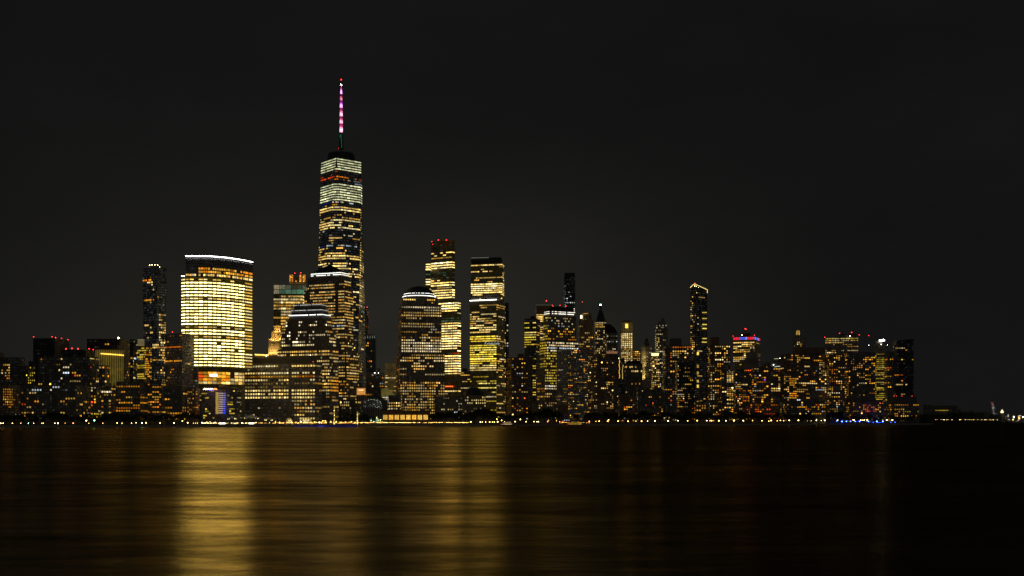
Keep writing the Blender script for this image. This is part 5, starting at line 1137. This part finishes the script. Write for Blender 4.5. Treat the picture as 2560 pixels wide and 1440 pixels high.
for k in range(110):
    px = random.uniform(2300, 2498); Y = Yi + random.uniform(-20, 40)
    top = 1036 - 7 * math.exp(-((px - 2430) / 45) ** 2) + random.uniform(-3, 4); rz = Z(top, Y); cx_ = X(px, Y)
    for q in range(60):
        p = Vector((cx_ + random.gauss(0, 6), Y + random.gauss(0, 4), random.uniform(2, rz))); s = random.uniform(.8, 1.6); a = Vector((random.gauss(0, 1), random.gauss(0, 1), random.gauss(0, 1))).normalized(); e = a.orthogonal().normalized()
        i = len(wv); wv += [p - a * s, p - e * s, p + a * s, p + e * s]; wf_.append((i, i + 1, i + 2, i + 3))
x = link('island_wood', mesh('island_wood', wv, wf_), LEAF); tag(x, 'dark wooded ridge on the island at the right edge', 'trees', None, 'stuff')
for px, k, s in ((2339, 'r', 1), (2343, 'r', .9), (2353, 'w', .6), (2360, 'w', 1.5), (2367, 'w', 1), (2371, 'w', .7), (2380, 'w', 1.2), (2399, 'y', 1.4), (2402, 'y', 1.2), (2413, 'w', 1.2), (2418, 'y', .7), (2424, 'w', 1), (2428, 'y', .7), (2434, 'y', 1.3), (2444, 'w', .9), (2454, 'w', 1.1), (2462, 'w', 1.2), (2465, 'w', 1.1), (2474, 'r', 1), (2477, 'w', .9), (2483, 'y', 1.5), (2493, 'w', 1.1)):
    lamp(px, 1049.3, k, s * .42, Y=Yi - 60 + (px - 2340) * .25 + 12, base=1.8)
Yf = 4600
V = [(X(px, Y), Y, z) for z in (2.0, -3) for px, Y in ((2485, Yf), (2760, Yf - 200), (2760, Yf + 900), (2485, Yf + 900))]
g = link('far_shore', mesh('far_shore', V, [(0, 1, 2, 3), (4, 5, 1, 0), (5, 6, 2, 1), (7, 4, 0, 3)]), MATS['paving']); g['kind'] = 'structure'
b = Bld('signal_tower', 'leaning lattice tower with red top and white dots at the far right', Yf + 40, 2483, 'tower')
for dx in (-3, 3): b.part('leg', *tube([PT(2485 + dx, 1050, b.Y), PT(2480.5 + dx * .5, 1007, b.Y)], .7, 5), W['metal'])
for k in range(7):
    y0 = 1048 - k * 6; t = k / 7; xx = 2485 - 4.5 * t
    b.part('strut', *tube([PT(xx - 3, y0, b.Y), PT(xx + 2.6, y0 - 5.5, b.Y)], .4, 5), W['metal'])
for px, py in ((2482, 1010.5), (2483, 1014), (2483, 1018), (2482.5, 1021), (2487, 1021), (2484, 1026), (2483, 1033), (2485.5, 1033.5), (2491, 1034)): b.beacon(px, py, 'white', .9, False, -2)
b.beacon(2478.5, 1007, 'dimred', 2.4, False); b.beacon(2482.5, 1007, 'dimred', 2.2, False); b.finish()
b = Bld('gold_pavilion', 'small pointed building glowing gold beside the signal tower', Yf + 80, 2505.5, 'building')
b.prism('hall', b.foot(2501, 2510, depth=16), 1029, None, 'dark'); b.prism('pointed_roof', b.foot(2501, 2510, depth=16), 1022, 1029, 'wash', 0, .08)
for px, py in ((2503, 1030), (2505.5, 1026), (2507.5, 1030), (2505, 1031)): b.beacon(px, py, 'warm', 2.6, False, -3)
b.finish()
for i, (px, py, kd, s, lab) in enumerate(((2534.5, 1042, 'white', 4.5, 'harbour mast with one broad white floodlight left of the orange one'), (2548, 1045.5, 'amber', 8, 'harbour mast with a glaring orange floodlight near the right edge'), (2557, 1042, 'white', 4, 'harbour mast with a white floodlight at the right edge'), (2532.5, 1049, 'warm', 3, 'short harbour mast with a small yellow lamp'))):
    b = Bld('floodlight_mast', lab, Yf + 20 + i * 12, px, 'light mast')
    b.part('mast', *tube([PT(px, 1053, b.Y), PT(px, py + 1, b.Y)], .4, 6), W['metal']); b.beacon(px, py, kd, s, False, -1); b.finish()
b = Bld('harbour_shed', 'low harbour shed dotted with small white lights left of the floodlight masts', Yf + 110, 2518, 'shed')
b.prism('shed', b.foot(2508, 2566, depth=30), 1045, None, 'black')
random.seed(9)
for k in range(20): b.beacon(random.uniform(2510, 2562), random.uniform(1036, 1054), random.choice(['white', 'warm', 'amber']), random.uniform(.6, 1.3), False, -4)
b.finish()

# ================================================================== night sky and added fill light
wd = bpy.data.worlds.new('World'); SC.world = wd; wd.use_nodes = True
nt = wd.node_tree; nt.nodes.clear()
out = nt.nodes.new('ShaderNodeOutputWorld'); bg = nt.nodes.new('ShaderNodeBackground'); bg2 = nt.nodes.new('ShaderNodeBackground'); ad = nt.nodes.new('ShaderNodeAddShader')
sky = nt.nodes.new('ShaderNodeTexSky'); sky.sky_type = 'NISHITA'; sky.sun_disc = False; sky.sun_elevation = math.radians(-6); sky.sun_rotation = math.radians(160)
nt.links.new(sky.outputs[0], bg.inputs[0]); bg.inputs[1].default_value = .01
tc = nt.nodes.new('ShaderNodeTexCoord'); sep = nt.nodes.new('ShaderNodeSeparateXYZ'); nt.links.new(tc.outputs['Generated'], sep.inputs[0])
# haze lit by the city: brighter low down and over the towers, fading to the right
rz = nt.nodes.new('ShaderNodeMapRange'); rz.interpolation_type = 'SMOOTHERSTEP'; rz.inputs[1].default_value = 0; rz.inputs[2].default_value = .30; rz.inputs[3].default_value = 1; rz.inputs[4].default_value = 0
nt.links.new(sep.outputs['Z'], rz.inputs[0])
dx = nt.nodes.new('ShaderNodeMath'); dx.operation = 'ADD'; dx.inputs[1].default_value = .12; nt.links.new(sep.outputs['X'], dx.inputs[0])
ab = nt.nodes.new('ShaderNodeMath'); ab.operation = 'ABSOLUTE'; nt.links.new(dx.outputs[0], ab.inputs[0])
rx = nt.nodes.new('ShaderNodeMapRange'); rx.interpolation_type = 'SMOOTHERSTEP'; rx.inputs[1].default_value = 0; rx.inputs[2].default_value = .48; rx.inputs[3].default_value = 1; rx.inputs[4].default_value = 0
nt.links.new(ab.outputs[0], rx.inputs[0])
mu = nt.nodes.new('ShaderNodeMath'); mu.operation = 'MULTIPLY'; nt.links.new(rz.outputs[0], mu.inputs[0]); nt.links.new(rx.outputs[0], mu.inputs[1])
mxc = nt.nodes.new('ShaderNodeMix'); mxc.data_type = 'RGBA'
mxc.inputs[6].default_value = (.0064, .0064, .0064, 1); mxc.inputs[7].default_value = (.0205, .0195, .0155, 1)
nt.links.new(mu.outputs[0], mxc.inputs[0]); nt.links.new(mxc.outputs[2], bg2.inputs[0])
smp = nt.nodes.new('ShaderNodeMapping'); smp.inputs['Scale'].default_value = (2.2, 2.2, 5.5); nt.links.new(tc.outputs['Generated'], smp.inputs[0])
sn = nt.nodes.new('ShaderNodeTexNoise'); sn.inputs['Scale'].default_value = 1.6; sn.inputs['Detail'].default_value = 6; sn.inputs['Roughness'].default_value = .55; nt.links.new(smp.outputs[0], sn.inputs['Vector'])
sr = nt.nodes.new('ShaderNodeMapRange'); sr.inputs[1].default_value = .3; sr.inputs[2].default_value = .7; sr.inputs[3].default_value = .84; sr.inputs[4].default_value = 1.16
nt.links.new(sn.outputs['Fac'], sr.inputs[0]); nt.links.new(sr.outputs[0], bg2.inputs[1])
nt.links.new(bg.outputs[0], ad.inputs[0]); nt.links.new(bg2.outputs[0], ad.inputs[1]); nt.links.new(ad.outputs[0], out.inputs[0])
sl = bpy.data.lights.new('added_fill_sun', 'SUN'); sl.energy = .012; sl.angle = math.radians(2); sl.color = (.9, .95, 1)
so = bpy.data.objects.new('added_fill_sun', sl); COL.objects.link(so); so.rotation_euler = (math.radians(55), 0, math.radians(25))  # added faint sun lamp giving building faces some shape, not a moon
